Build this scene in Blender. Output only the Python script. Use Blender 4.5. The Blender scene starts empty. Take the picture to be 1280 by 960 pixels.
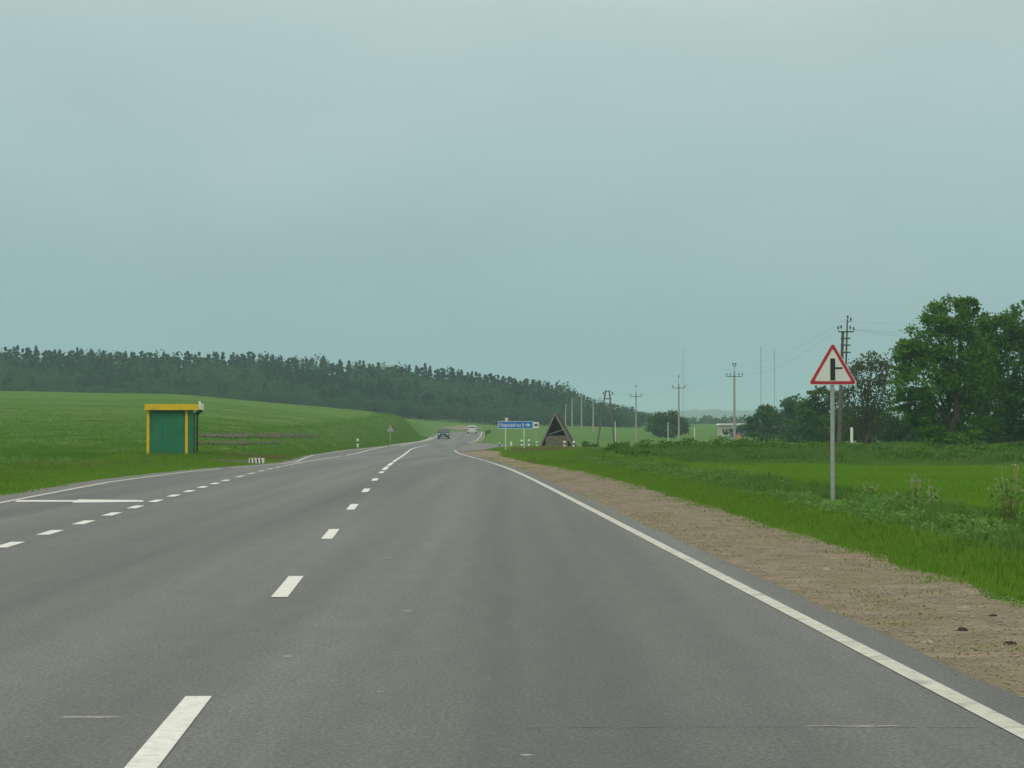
import bpy, math, random
import numpy as np
from mathutils import Vector, Matrix
R = math.radians
SC = bpy.context.scene
COL = SC.collection
rng = np.random.default_rng(11)
random.seed(5)

# ------------------------------------------------------------------ camera
EYE = 1.36
F = 2560.0                       # focal length in pixels of a 1280 px wide picture (72 mm)
TH = math.atan(47 / F)
cam_d = bpy.data.cameras.new('camera')
cam_d.sensor_width = 36.0
cam_d.lens = 72.0
cam_d.clip_start = 0.1
cam_d.clip_end = 20000
cam = bpy.data.objects.new('camera', cam_d)
COL.objects.link(cam)
cam.location = (0, 0, EYE)
cam.rotation_euler = (R(90) + TH, 0, 0)
SC.camera = cam

# ------------------------------------------------------------------ world and sun (thin overcast)
SUN_EL, SUN_AZ = R(42), R(205)
world = bpy.data.worlds.new('World')
SC.world = world
world.use_nodes = True
nt = world.node_tree
nt.nodes.clear()
wo = nt.nodes.new('ShaderNodeOutputWorld')
bg = nt.nodes.new('ShaderNodeBackground')
bg.inputs['Strength'].default_value = 0.1
sky = nt.nodes.new('ShaderNodeTexSky')
sky.sky_type = 'NISHITA'
sky.sun_disc = False
sky.sun_elevation = SUN_EL
sky.sun_rotation = SUN_AZ
sky.air_density = 1.5
sky.dust_density = 4.0
tc = nt.nodes.new('ShaderNodeTexCoord')
sep = nt.nodes.new('ShaderNodeSeparateXYZ')
nt.links.new(tc.outputs['Generated'], sep.inputs[0])
ramp = nt.nodes.new('ShaderNodeValToRGB')      # overcast: about three times brighter overhead than low down
cr = ramp.color_ramp
cr.interpolation = 'B_SPLINE'
cr.elements[0].position = 0.0
cr.elements[0].color = (.268, .432, .458, 1)
cr.elements[1].position = 1.0
cr.elements[1].color = (1.0, 1.12, 1.06, 1)
for p_, c_ in ((.05, (.302, .460, .472, 1)), (.10, (.358, .524, .534, 1)), (.17, (.435, .585, .575, 1)), (.22, (.52, .645, .615, 1)), (.35, (.62, .76, .72, 1)), (.6, (.85, .98, .93, 1))):
    e = cr.elements.new(p_)
    e.color = c_
nt.links.new(sep.outputs['Z'], ramp.inputs['Fac'])
mp = nt.nodes.new('ShaderNodeMapping')
mp.inputs['Scale'].default_value = (1.2, 1.2, 3.2)
mp.inputs['Location'].default_value = (.9, .3, .35)
nt.links.new(tc.outputs['Generated'], mp.inputs[0])
nz = nt.nodes.new('ShaderNodeTexNoise')
nz.inputs['Scale'].default_value = 2.6
nz.inputs['Detail'].default_value = 6
nz.inputs['Roughness'].default_value = .55
nz.inputs['Distortion'].default_value = .5
nt.links.new(mp.outputs[0], nz.inputs['Vector'])
mr = nt.nodes.new('ShaderNodeMapRange')
mr.inputs['From Min'].default_value = .35
mr.inputs['From Max'].default_value = .75
mr.inputs['To Min'].default_value = .96
mr.inputs['To Max'].default_value = 1.07
nt.links.new(nz.outputs['Fac'], mr.inputs['Value'])
vm = nt.nodes.new('ShaderNodeVectorMath')
vm.operation = 'SCALE'
nt.links.new(ramp.outputs['Color'], vm.inputs[0])
nt.links.new(mr.outputs['Result'], vm.inputs['Scale'])
# paler, warmer cloud on the upper right
n2 = nt.nodes.new('ShaderNodeTexNoise')
n2.inputs['Scale'].default_value = 1.7
n2.inputs['Detail'].default_value = 7
mp2 = nt.nodes.new('ShaderNodeMapping')
mp2.inputs['Scale'].default_value = (2.2, 1.0, 5.0)
mp2.inputs['Location'].default_value = (.15, 0, .2)
nt.links.new(tc.outputs['Generated'], mp2.inputs[0])
nt.links.new(mp2.outputs[0], n2.inputs['Vector'])
ad = nt.nodes.new('ShaderNodeMath')
ad.operation = 'MULTIPLY_ADD'
ad.inputs[1].default_value = 1.5
nt.links.new(sep.outputs['Z'], ad.inputs[0])
nt.links.new(n2.outputs['Fac'], ad.inputs[2])
ax_ = nt.nodes.new('ShaderNodeMath')
ax_.operation = 'MULTIPLY_ADD'
ax_.inputs[1].default_value = .45
nt.links.new(sep.outputs['X'], ax_.inputs[0])
nt.links.new(ad.outputs[0], ax_.inputs[2])
r2 = nt.nodes.new('ShaderNodeMapRange')
r2.interpolation_type = 'SMOOTHSTEP'
r2.inputs['From Min'].default_value = .70
r2.inputs['From Max'].default_value = 1.05
nt.links.new(ax_.outputs[0], r2.inputs['Value'])
mc = nt.nodes.new('ShaderNodeMix')
mc.data_type = 'RGBA'
mc.blend_type = 'MULTIPLY'
mc.inputs[7].default_value = (1.22, 1.08, 1.02, 1)
nt.links.new(r2.outputs[0], mc.inputs[0])
nt.links.new(vm.outputs[0], mc.inputs[6])
sc10 = nt.nodes.new('ShaderNodeVectorMath')
sc10.operation = 'SCALE'
sc10.inputs['Scale'].default_value = 10.0
nt.links.new(mc.outputs[2], sc10.inputs[0])
mixw = nt.nodes.new('ShaderNodeMix')
mixw.data_type = 'RGBA'
mixw.inputs[0].default_value = .93
nt.links.new(sky.outputs[0], mixw.inputs[6])
nt.links.new(sc10.outputs[0], mixw.inputs[7])
nt.links.new(mixw.outputs[2], bg.inputs['Color'])
nt.links.new(bg.outputs[0], wo.inputs['Surface'])

sun_d = bpy.data.lights.new('sun', 'SUN')
sun_d.energy = 0.6
sun_d.angle = R(20)
sun_d.color = (1, .95, .86)
sun = bpy.data.objects.new('sun', sun_d)
COL.objects.link(sun)
# travel direction of the light, matching the sky texture's sun
sd = Vector((math.sin(SUN_AZ) * math.cos(SUN_EL), math.cos(SUN_AZ) * math.cos(SUN_EL), math.sin(SUN_EL)))
sun.rotation_euler = sd.to_track_quat('Z', 'Y').to_euler()
sun.location = (0, -20, 50)

SC.view_settings.view_transform = 'Standard'
SC.view_settings.look = 'None'
SC.view_settings.exposure = 0.0
SC.view_settings.gamma = 1
SC.view_settings.use_curve_mapping = False
SC.render.engine = 'CYCLES'
SC.cycles.max_bounces = 6
SC.cycles.diffuse_bounces = 3
SC.cycles.glossy_bounces = 2
SC.cycles.transmission_bounces = 3
SC.cycles.transparent_max_bounces = 6
SC.cycles.volume_bounces = 2
SC.cycles.use_denoising = True

# ------------------------------------------------------------------ helpers
def ray(px, py):
    u, v = (px - 640) / F, (480 - py) / F
    return u, math.cos(TH) - v * math.sin(TH), math.sin(TH) + v * math.cos(TH)

def P(px, py, D):
    """real-world point at depth D that the photograph shows at (px, py)"""
    a, b, c = ray(px, py)
    s = D / b
    return Vector((a * s, D, EYE + c * s))

def tag(o, label=None, cat=None, group=None, kind=None):
    if label: o['label'] = label
    if cat: o['category'] = cat
    if group: o['group'] = group
    if kind: o['kind'] = kind
    return o

def empty(name, loc, label, cat, group=None, rz=0):
    o = bpy.data.objects.new(name, None)
    o.empty_display_size = .3
    o.location = loc
    o.rotation_euler = (0, 0, rz)
    COL.objects.link(o)
    return tag(o, label, cat, group)

def copy_tree(o, parent=None):
    c = o.copy()
    COL.objects.link(c)
    c.parent = parent
    for ch in list(o.children):
        copy_tree(ch, c)
    return c

def np_mesh(name, V, Fc, mats, parent=None, mat_idx=None, smooth=False):
    """V (n,3), Fc (m,k) arrays"""
    V = np.asarray(V, dtype=np.float32)
    Fc = np.asarray(Fc, dtype=np.int32)
    m, k = Fc.shape
    me = bpy.data.meshes.new(name)
    me.vertices.add(len(V))
    me.vertices.foreach_set('co', V.ravel())
    me.loops.add(m * k)
    me.loops.foreach_set('vertex_index', Fc.ravel())
    me.polygons.add(m)
    me.polygons.foreach_set('loop_start', np.arange(0, m * k, k, dtype=np.int32))
    me.polygons.foreach_set('loop_total', np.full(m, k, dtype=np.int32))
    if mat_idx is not None:
        me.polygons.foreach_set('material_index', np.asarray(mat_idx, dtype=np.int32))
    if smooth:
        me.polygons.foreach_set('use_smooth', np.ones(m, dtype=bool))
    me.update(calc_edges=True)
    for mt in (mats if isinstance(mats, (list, tuple)) else [mats]):
        me.materials.append(mt)
    o = bpy.data.objects.new(name, me)
    COL.objects.link(o)
    if parent: o.parent = parent
    return o

class MB:
    def __init__(s):
        s.v, s.f, s.sm = [], [], []
    def add(s, vs, fs, smooth=False):
        b = len(s.v)
        s.v += [tuple(v) for v in vs]
        s.f += [tuple(b + i for i in f) for f in fs]
        s.sm += [smooth] * len(fs)
        return s
    def box(s, x0, x1, y0, y1, z0, z1, bev=0):
        if bev:
            b = min(bev, (x1 - x0) / 2.2, (y1 - y0) / 2.2)
            ring = [(x0 + b, y0), (x1 - b, y0), (x1, y0 + b), (x1, y1 - b), (x1 - b, y1), (x0 + b, y1), (x0, y1 - b), (x0, y0 + b)]
            vs = [(x, y, z0) for x, y in ring] + [(x, y, z1) for x, y in ring]
            fs = [(i, (i + 1) % 8, 8 + (i + 1) % 8, 8 + i) for i in range(8)] + [tuple(range(7, -1, -1)), tuple(range(8, 16))]
            return s.add(vs, fs)
        vs = [(x0, y0, z0), (x1, y0, z0), (x1, y1, z0), (x0, y1, z0), (x0, y0, z1), (x1, y0, z1), (x1, y1, z1), (x0, y1, z1)]
        return s.add(vs, [(3, 2, 1, 0), (4, 5, 6, 7), (0, 1, 5, 4), (1, 2, 6, 5), (2, 3, 7, 6), (3, 0, 4, 7)])
    def tube(s, a, b, r0, r1=None, n=8):
        if r1 is None: r1 = r0
        a, b = Vector(a), Vector(b)
        d = (b - a).normalized()
        q = d.to_track_quat('Z', 'Y').to_matrix()
        vs = []
        for c, r in ((a, r0), (b, r1)):
            for i in range(n):
                t = 2 * math.pi * i / n
                vs.append(c + q @ Vector((r * math.cos(t), r * math.sin(t), 0)))
        fs = [(i, (i + 1) % n, n + (i + 1) % n, n + i) for i in range(n)]
        s.add(vs, fs, True)
        return s.add([vs[i] for i in range(2 * n)], [tuple(range(n - 1, -1, -1)), tuple(range(n, 2 * n))])
    def beam(s, a, b, w, h):
        """rectangular bar between two points"""
        a, b = Vector(a), Vector(b)
        d = (b - a).normalized()
        up = Vector((0, 0, 1)) if abs(d.z) < .95 else Vector((0, 1, 0))
        x = d.cross(up).normalized()
        z = x.cross(d)
        vs = [c + x * i * w / 2 + z * j * h / 2 for c in (a, b) for i, j in ((-1, -1), (1, -1), (1, 1), (-1, 1))]
        return s.add(vs, [(3, 2, 1, 0), (4, 5, 6, 7), (0, 1, 5, 4), (1, 2, 6, 5), (2, 3, 7, 6), (3, 0, 4, 7)])
    def prism_y(s, pts, y0, y1, smooth=False):
        """xz outline extruded along y"""
        n = len(pts)
        vs = [(x, y0, z) for x, z in pts] + [(x, y1, z) for x, z in pts]
        return s.add(vs, [(i, (i + 1) % n, n + (i + 1) % n, n + i) for i in range(n)] + [tuple(range(n - 1, -1, -1)), tuple(range(n, 2 * n))])
    def lathe(s, prof, c=(0, 0, 0), n=12):
        vs = []
        for r, z in prof:
            for i in range(n):
                t = 2 * math.pi * i / n
                vs.append((c[0] + r * math.cos(t), c[1] + r * math.sin(t), c[2] + z))
        fs = []
        for k in range(len(prof) - 1):
            for i in range(n):
                fs.append((k * n + i, k * n + (i + 1) % n, (k + 1) * n + (i + 1) % n, (k + 1) * n + i))
        fs.append(tuple(range(n - 1, -1, -1)))
        fs.append(tuple((len(prof) - 1) * n + i for i in range(n)))
        return s.add(vs, fs, True)
    def build(s, name, mat, parent=None, loc=None):
        me = bpy.data.meshes.new(name)
        me.from_pydata(s.v, [], s.f)
        me.polygons.foreach_set('use_smooth', s.sm)
        me.update()
        me.materials.append(mat)
        o = bpy.data.objects.new(name, me)
        COL.objects.link(o)
        if parent: o.parent = parent
        if loc: o.location = loc
        return o

# ------------------------------------------------------------------ materials
def node(t, ty, **kw):
    n = t.nodes.new(ty)
    for k, v in kw.items():
        n.inputs[k].default_value = v
    return n

def make_mat(name, c1, c2, scale=5.0, rough=.8, bump=0.0, bscale=40.0, stretch=(1, 1, 1), metal=0.0, detail=5, lo=.35, hi=.65, c3=None, s3=.6, spec=.5, lo3=.5, hi3=.68):
    m = bpy.data.materials.new(name)
    m.use_nodes = True
    t = m.node_tree
    b = t.nodes['Principled BSDF']
    b.inputs['Roughness'].default_value = rough
    b.inputs['Metallic'].default_value = metal
    b.inputs['Specular IOR Level'].default_value = spec
    co = t.nodes.new('ShaderNodeTexCoord')
    mpn = t.nodes.new('ShaderNodeMapping')
    mpn.inputs['Scale'].default_value = stretch
    t.links.new(co.outputs['Object'], mpn.inputs[0])
    n = node(t, 'ShaderNodeTexNoise', Scale=scale, Detail=detail, Roughness=.6)
    t.links.new(mpn.outputs[0], n.inputs['Vector'])
    rr = node(t, 'ShaderNodeMapRange', **{'From Min': lo, 'From Max': hi})
    t.links.new(n.outputs['Fac'], rr.inputs['Value'])
    mx = t.nodes.new('ShaderNodeMix')
    mx.data_type = 'RGBA'
    mx.inputs[6].default_value = (*c1, 1)
    mx.inputs[7].default_value = (*c2, 1)
    t.links.new(rr.outputs[0], mx.inputs[0])
    last = mx.outputs[2]
    if c3:
        n3 = node(t, 'ShaderNodeTexNoise', Scale=s3, Detail=6, Roughness=.65)
        t.links.new(mpn.outputs[0], n3.inputs['Vector'])
        r3 = node(t, 'ShaderNodeMapRange', **{'From Min': lo3, 'From Max': hi3})
        t.links.new(n3.outputs['Fac'], r3.inputs['Value'])
        m3 = t.nodes.new('ShaderNodeMix')
        m3.data_type = 'RGBA'
        m3.inputs[7].default_value = (*c3, 1)
        t.links.new(last, m3.inputs[6])
        t.links.new(r3.outputs[0], m3.inputs[0])
        last = m3.outputs[2]
    t.links.new(last, b.inputs['Base Color'])
    if bump:
        nb = node(t, 'ShaderNodeTexNoise', Scale=bscale, Detail=4)
        t.links.new(co.outputs['Object'], nb.inputs['Vector'])
        bp = node(t, 'ShaderNodeBump', Strength=bump, Distance=.02)
        t.links.new(nb.outputs['Fac'], bp.inputs['Height'])
        t.links.new(bp.outputs[0], b.inputs['Normal'])
    return m

def leaf_mat(name, c1, c2, c3, scale=.35, trans=.3, rough=.55):
    """foliage: clump-sized hue patches, a tone of its own for every leaf, light shining through"""
    m = bpy.data.materials.new(name)
    m.use_nodes = True
    t = m.node_tree
    b = t.nodes['Principled BSDF']
    out = t.nodes['Material Output']
    b.inputs['Roughness'].default_value = rough
    b.inputs['Specular IOR Level'].default_value = .06
    co = t.nodes.new('ShaderNodeTexCoord')
    n = node(t, 'ShaderNodeTexNoise', Scale=scale, Detail=3)
    t.links.new(co.outputs['Object'], n.inputs['Vector'])
    rr = node(t, 'ShaderNodeMapRange', **{'From Min': .35, 'From Max': .65})
    t.links.new(n.outputs['Fac'], rr.inputs['Value'])
    mx = t.nodes.new('ShaderNodeMix')
    mx.data_type = 'RGBA'
    mx.inputs[6].default_value = (*c1, 1)
    mx.inputs[7].default_value = (*c2, 1)
    t.links.new(rr.outputs[0], mx.inputs[0])
    ge = t.nodes.new('ShaderNodeNewGeometry')
    pw = t.nodes.new('ShaderNodeMath')
    pw.operation = 'POWER'
    pw.inputs[1].default_value = 2.0
    t.links.new(ge.outputs['Random Per Island'], pw.inputs[0])
    m2 = t.nodes.new('ShaderNodeMix')
    m2.data_type = 'RGBA'
    m2.inputs[7].default_value = (*c3, 1)
    t.links.new(mx.outputs[2], m2.inputs[6])
    t.links.new(pw.outputs[0], m2.inputs[0])
    t.links.new(m2.outputs[2], b.inputs['Base Color'])
    tr = t.nodes.new('ShaderNodeBsdfTranslucent')
    t.links.new(m2.outputs[2], tr.inputs['Color'])
    ms = t.nodes.new('ShaderNodeMixShader')
    ms.inputs[0].default_value = trans
    t.links.new(b.outputs[0], ms.inputs[1])
    t.links.new(tr.outputs[0], ms.inputs[2])
    t.links.new(ms.outputs[0], out.inputs['Surface'])
    return m

def asphalt_mat():
    m = bpy.data.materials.new('asphalt')
    m.use_nodes = True
    t = m.node_tree
    b = t.nodes['Principled BSDF']
    b.inputs['Roughness'].default_value = .62
    b.inputs['Specular IOR Level'].default_value = .45
    co = t.nodes.new('ShaderNodeTexCoord')
    def noise(scale, st, det=5, rot=0.0):
        mpn = t.nodes.new('ShaderNodeMapping')
        mpn.inputs['Scale'].default_value = st
        mpn.inputs['Rotation'].default_value = (0, 0, rot)
        t.links.new(co.outputs['Object'], mpn.inputs[0])
        n = node(t, 'ShaderNodeTexNoise', Scale=scale, Detail=det, Roughness=.65)
        t.links.new(mpn.outputs[0], n.inputs['Vector'])
        return n.outputs['Fac']
    def rng_(v, a, b_, c, d):
        r = node(t, 'ShaderNodeMapRange', **{'From Min': a, 'From Max': b_, 'To Min': c, 'To Max': d})
        t.links.new(v, r.inputs['Value'])
        return r.outputs[0]
    def mul(a, b_):
        k = t.nodes.new('ShaderNodeMath')
        k.operation = 'MULTIPLY'
        t.links.new(a, k.inputs[0])
        t.links.new(b_, k.inputs[1])
        return k.outputs[0]
    tracks = rng_(noise(.9, (1, .015, 1), 2, -0.0441), .30, .70, .68, 1.32)     # worn wheel tracks along the road
    patch = rng_(noise(.5, (1, .07, 1), 6), .35, .7, .90, 1.12)                 # dusty and resurfaced patches
    grain = rng_(noise(45, (1, .6, 1), 4), .32, .68, .6, 1.42)                      # stone chippings
    band = rng_(noise(5, (1, .25, 1), 6), .3, .7, .90, 1.10)
    v = mul(mul(tracks, patch), mul(grain, band))
    vor = t.nodes.new('ShaderNodeTexVoronoi')
    vor.inputs['Scale'].default_value = 38
    t.links.new(co.outputs['Object'], vor.inputs['Vector'])
    spk = rng_(vor.outputs['Distance'], 0, .25, 2.1, 1.0)
    v = mul(v, spk)
    sc = t.nodes.new('ShaderNodeVectorMath')
    sc.operation = 'SCALE'
    sc.inputs[0].default_value = (.097, .103, .093)
    t.links.new(v, sc.inputs['Scale'])
    t.links.new(sc.outputs[0], b.inputs['Base Color'])
    bp = node(t, 'ShaderNodeBump', Strength=.35, Distance=.006)
    t.links.new(noise(120, (1, 1, 1), 3), bp.inputs['Height'])
    t.links.new(bp.outputs[0], b.inputs['Normal'])
    return m

M = {}
M['asphalt'] = asphalt_mat()
M['side_asphalt'] = make_mat('side_asphalt', (.13, .125, .115), (.17, .165, .15), 1.2, .8, .3, 60)
M['paint'] = make_mat('road_paint', (.62, .62, .56), (.80, .80, .74), 14, .55, .1, 60, c3=(.36, .36, .33), s3=7, lo3=.6, hi3=.75)
M['edge_paint'] = make_mat('edge_line_paint', (.46, .46, .39), (.58, .58, .50), 9, .6, .1, 60, c3=(.30, .30, .26), s3=5, lo3=.52, hi3=.68)
M['worn_paint'] = make_mat('worn_road_paint', (.40, .40, .36), (.62, .61, .55), 9, .6, .1, 60, c3=(.18, .18, .16), s3=3, lo3=.5, hi3=.66)
M['tar'] = make_mat('tar_joint', (.085, .085, .078), (.12, .12, .11), 9, .6)
M['scrape'] = make_mat('scrape', (.22, .22, .20), (.40, .40, .37), 25, .8)
M['gravel'] = make_mat('gravel', (.150, .122, .074), (.272, .220, .142), 2.6, .95, 1.0, 30, c3=(.175, .155, .075), s3=.8, lo3=.48, hi3=.64)
M['soil'] = make_mat('ploughed_soil', (.060, .058, .030), (.085, .072, .045), 1.2, .95, .8, 10, stretch=(.4, 1, 1))
M['ground'] = make_mat('field_grass', (.054, .148, .015), (.082, .182, .020), .05, .9, .9, 6, stretch=(.35, 1.6, 1), c3=(.110, .165, .042), s3=.09, lo3=.50, hi3=.64, detail=9, spec=.08)
M['blade_fresh'] = leaf_mat('fresh_grass', (.120, .270, .020), (.165, .310, .030), (.200, .310, .055), .5, .35)
M['blade_rough'] = leaf_mat('rough_grass', (.085, .215, .032), (.130, .265, .045), (.180, .290, .080), .6, .35)
M['blade_crop'] = leaf_mat('crop_grass', (.140, .300, .024), (.170, .330, .030), (.185, .335, .036), .15, .35)
M['blade_field'] = leaf_mat('field_blades', (.085, .212, .018), (.118, .245, .026), (.140, .245, .042), .08, .35)
M['blade_dry'] = leaf_mat('dry_grass', (.20, .17, .08), (.26, .21, .11), (.16, .16, .06), .8, .3)
M['umbel'] = leaf_mat('white_flowers', (.35, .38, .30), (.45, .48, .40), (.3, .35, .25), 1, .3)
M['stone'] = make_mat('pebble', (.24, .205, .155), (.44, .40, .33), 9, .9, .3, 60)
M['debris'] = make_mat('dark_debris', (.025, .018, .016), (.05, .03, .026), 9, .9)
M['leaf_big'] = leaf_mat('maple_leaves', (.038, .120, .010), (.075, .190, .016), (.120, .240, .026), .45, .35)
M['leaf_dark'] = leaf_mat('dark_leaves', (.028, .085, .012), (.050, .125, .018), (.080, .160, .028), .4, .3)
M['leaf_olive'] = leaf_mat('olive_leaves', (.055, .080, .030), (.075, .105, .038), (.110, .140, .055), .5, .3)
M['leaf_bush'] = leaf_mat('bush_leaves', (.055, .150, .018), (.085, .195, .026), (.120, .225, .036), .6, .3)
M['leaf_weed'] = leaf_mat('weed_leaves', (.110, .250, .048), (.150, .300, .068), (.200, .340, .095), .7, .35)
M['leaf_pine'] = leaf_mat('pine_needles', (.006, .036, .019), (.011, .052, .025), (.022, .072, .027), .06, .15, .8)
M['leaf_birch'] = leaf_mat('birch_leaves', (.026, .088, .026), (.038, .112, .030), (.058, .140, .036), .1, .25, .8)
M['stalk'] = make_mat('dry_stalk', (.30, .27, .13), (.38, .33, .18), 3, .9)
M['bark'] = make_mat('bark', (.045, .035, .026), (.085, .070, .052), 6, .95, .6, 12, stretch=(1, 1, .2))
M['ridge'] = make_mat('far_woods', (.02, .04, .02), (.03, .055, .025), .01, 1)
M['galv'] = make_mat('galvanised_steel', (.34, .35, .36), (.44, .45, .46), 7, .5, metal=.35)
M['white_sheet'] = make_mat('white_sign_face', (.66, .67, .62), (.74, .75, .70), 3, .5)
M['red_sheet'] = make_mat('red_sign_border', (.40, .018, .045), (.47, .025, .055), 3, .5)
M['black_sheet'] = make_mat('black_sign_symbol', (.012, .018, .018), (.02, .026, .026), 5, .5)
M['blue_sheet'] = make_mat('blue_sign_face', (.012, .150, .50), (.016, .165, .54), 2, .45)
M['grey_back'] = make_mat('grey_sign_back', (.26, .28, .28), (.34, .36, .36), 5, .6)
M['green_paint'] = make_mat('green_paint', (.010, .165, .075), (.016, .190, .090), 1.5, .55, c3=(.010, .125, .055), s3=1.1)
M['dark_green'] = make_mat('dark_green_paint', (.008, .045, .028), (.012, .06, .038), 2, .6)
M['yellow'] = make_mat('yellow_paint', (.68, .45, .010), (.76, .52, .018), 5, .55, c3=(.42, .30, .02), s3=6, lo3=.58, hi3=.7)
M['white_paint'] = make_mat('white_paint', (.68, .68, .63), (.78, .78, .73), 5, .6)
M['black_paint'] = make_mat('black_paint', (.015, .015, .015), (.03, .03, .03), 5, .6)
M['concrete'] = make_mat('pole_concrete', (.27, .25, .23), (.38, .355, .33), 4, .9, .3, 30)
M['pale_concrete'] = make_mat('pale_concrete', (.40, .39, .36), (.50, .49, .45), 4, .9, .3, 30)
M['old_wood'] = make_mat('tarred_wood', (.09, .075, .06), (.16, .135, .105), 5, .9, .4, 30, stretch=(1, 1, .15))
M['grey_wood'] = make_mat('weathered_wood', (.17, .145, .125), (.26, .23, .20), 5, .9, .4, 30)
M['dark_wood'] = make_mat('dark_boards', (.014, .013, .014), (.028, .026, .026), 4, .9, .4, 20, stretch=(1, 1, 6))
M['bright_wood'] = make_mat('bench_wood', (.15, .115, .08), (.21, .165, .12), 5, .9)
M['steel_dark'] = make_mat('dark_steel', (.03, .03, .032), (.055, .055, .058), 8, .6)
M['insulator'] = make_mat('porcelain', (.03, .05, .045), (.06, .09, .08), 8, .35)
M['rubble'] = make_mat('field_stone', (.11, .085, .06), (.21, .175, .135), 3.5, .95, .8, 8)
M['orange'] = make_mat('orange_paint', (.60, .20, .03), (.68, .25, .04), 6, .6)
M['plaster'] = make_mat('pale_plaster', (.42, .41, .37), (.50, .49, .44), 1, .9)
M['roof_sheet'] = make_mat('roof_sheet', (.52, .53, .52), (.62, .63, .61), 1, .7)
M['wall_grey'] = make_mat('grey_wall', (.16, .18, .17), (.22, .24, .22), 1, .9)
M['window'] = make_mat('dark_glass', (.015, .025, .03), (.02, .035, .04), 3, .1)
M['car_dark'] = make_mat('dark_car_paint', (.020, .045, .050), (.025, .052, .058), 2, .25, metal=.4)
M['car_pale'] = make_mat('pale_car_paint', (.50, .50, .49), (.56, .56, .55), 2, .3)
M['plastic'] = make_mat('black_plastic', (.012, .012, .012), (.02, .02, .02), 5, .6)
M['glass'] = make_mat('car_glass', (.03, .05, .055), (.04, .065, .07), 2, .06)
M['tyre'] = make_mat('tyre_rubber', (.015, .015, .015), (.022, .022, .022), 9, .9)
M['rim'] = make_mat('wheel_rim', (.3, .3, .31), (.4, .4, .41), 5, .35, metal=.7)
M['lamp'] = make_mat('headlamp_glass', (.62, .64, .64), (.7, .72, .72), 5, .1)
M['tail'] = make_mat('tail_lamp', (.35, .02, .02), (.4, .03, .03), 5, .2)
M['mast'] = make_mat('mast_steel', (.14, .13, .13), (.20, .19, .19), 1, .7)

# ------------------------------------------------------------------ the lie of the land
rows = [-80.0]
while rows[-1] < 6400:
    y_ = rows[-1]
    rows.append(y_ + (4 if y_ < -4 else max(1.0, .02 * y_)))
rows = np.array(rows)

def smooth1(xs, ys, q, sig):
    d = np.arange(-60, 900, 1.0)
    v = np.interp(d, xs, ys)
    k = np.exp(-.5 * (np.arange(-40, 41) / sig) ** 2)
    k /= k.sum()
    v = np.convolve(np.pad(v, 40, mode='edge'), k, mode='valid')
    return np.interp(q, d, v)

_zr = smooth1([-80, 55, 72, 100, 145, 213, 250, 300, 350, 400, 430, 480, 560, 900],
              [0, 0, -.13, -.42, -.90, -1.24, -1.34, -1.45, -1.0, -.66, -.72, -1.3, -2.2, -2.2], rows, 9)
def zr(y):
    return np.interp(y, rows, _zr)
CX = ([-80, 0, 150, 180, 210, 250, 300, 350, 400, 450, 520, 600, 700],
      [-1.1 + .0441 * 80, -1.1, -7.72, -8.9, -9.6, -9.5, -8.9, -9.0, -9.6, -11, -16, -26, -44])
_cx = smooth1(*CX, rows, 7)
def cx(y):
    return np.interp(y, rows, _cx)
LOFF = ([0, 46, 56, 64, 73, 80, 100, 125, 150, 175, 197, 215, 260, 700],
        [-6.3, -6.3, -5.8, -5.15, -4.2, -4.1, -4.9, -5.8, -5.9, -5.5, -4.6, -4.2, -4.2, -4.2])
def loff(y): return np.interp(y, *LOFF)
def roff(y): return np.interp(y, [0, 150, 200, 700], [4.06, 4.06, 4.0, 3.95])
GOFF = ([0, 45, 60, 78, 110, 140, 158, 175, 255, 270, 700], [5.65, 5.8, 5.7, 5.35, 5.6, 6.6, 7.6, 6.0, 5.0, 4.7, 4.7])
def goff(y): return np.interp(y, *GOFF)

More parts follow.
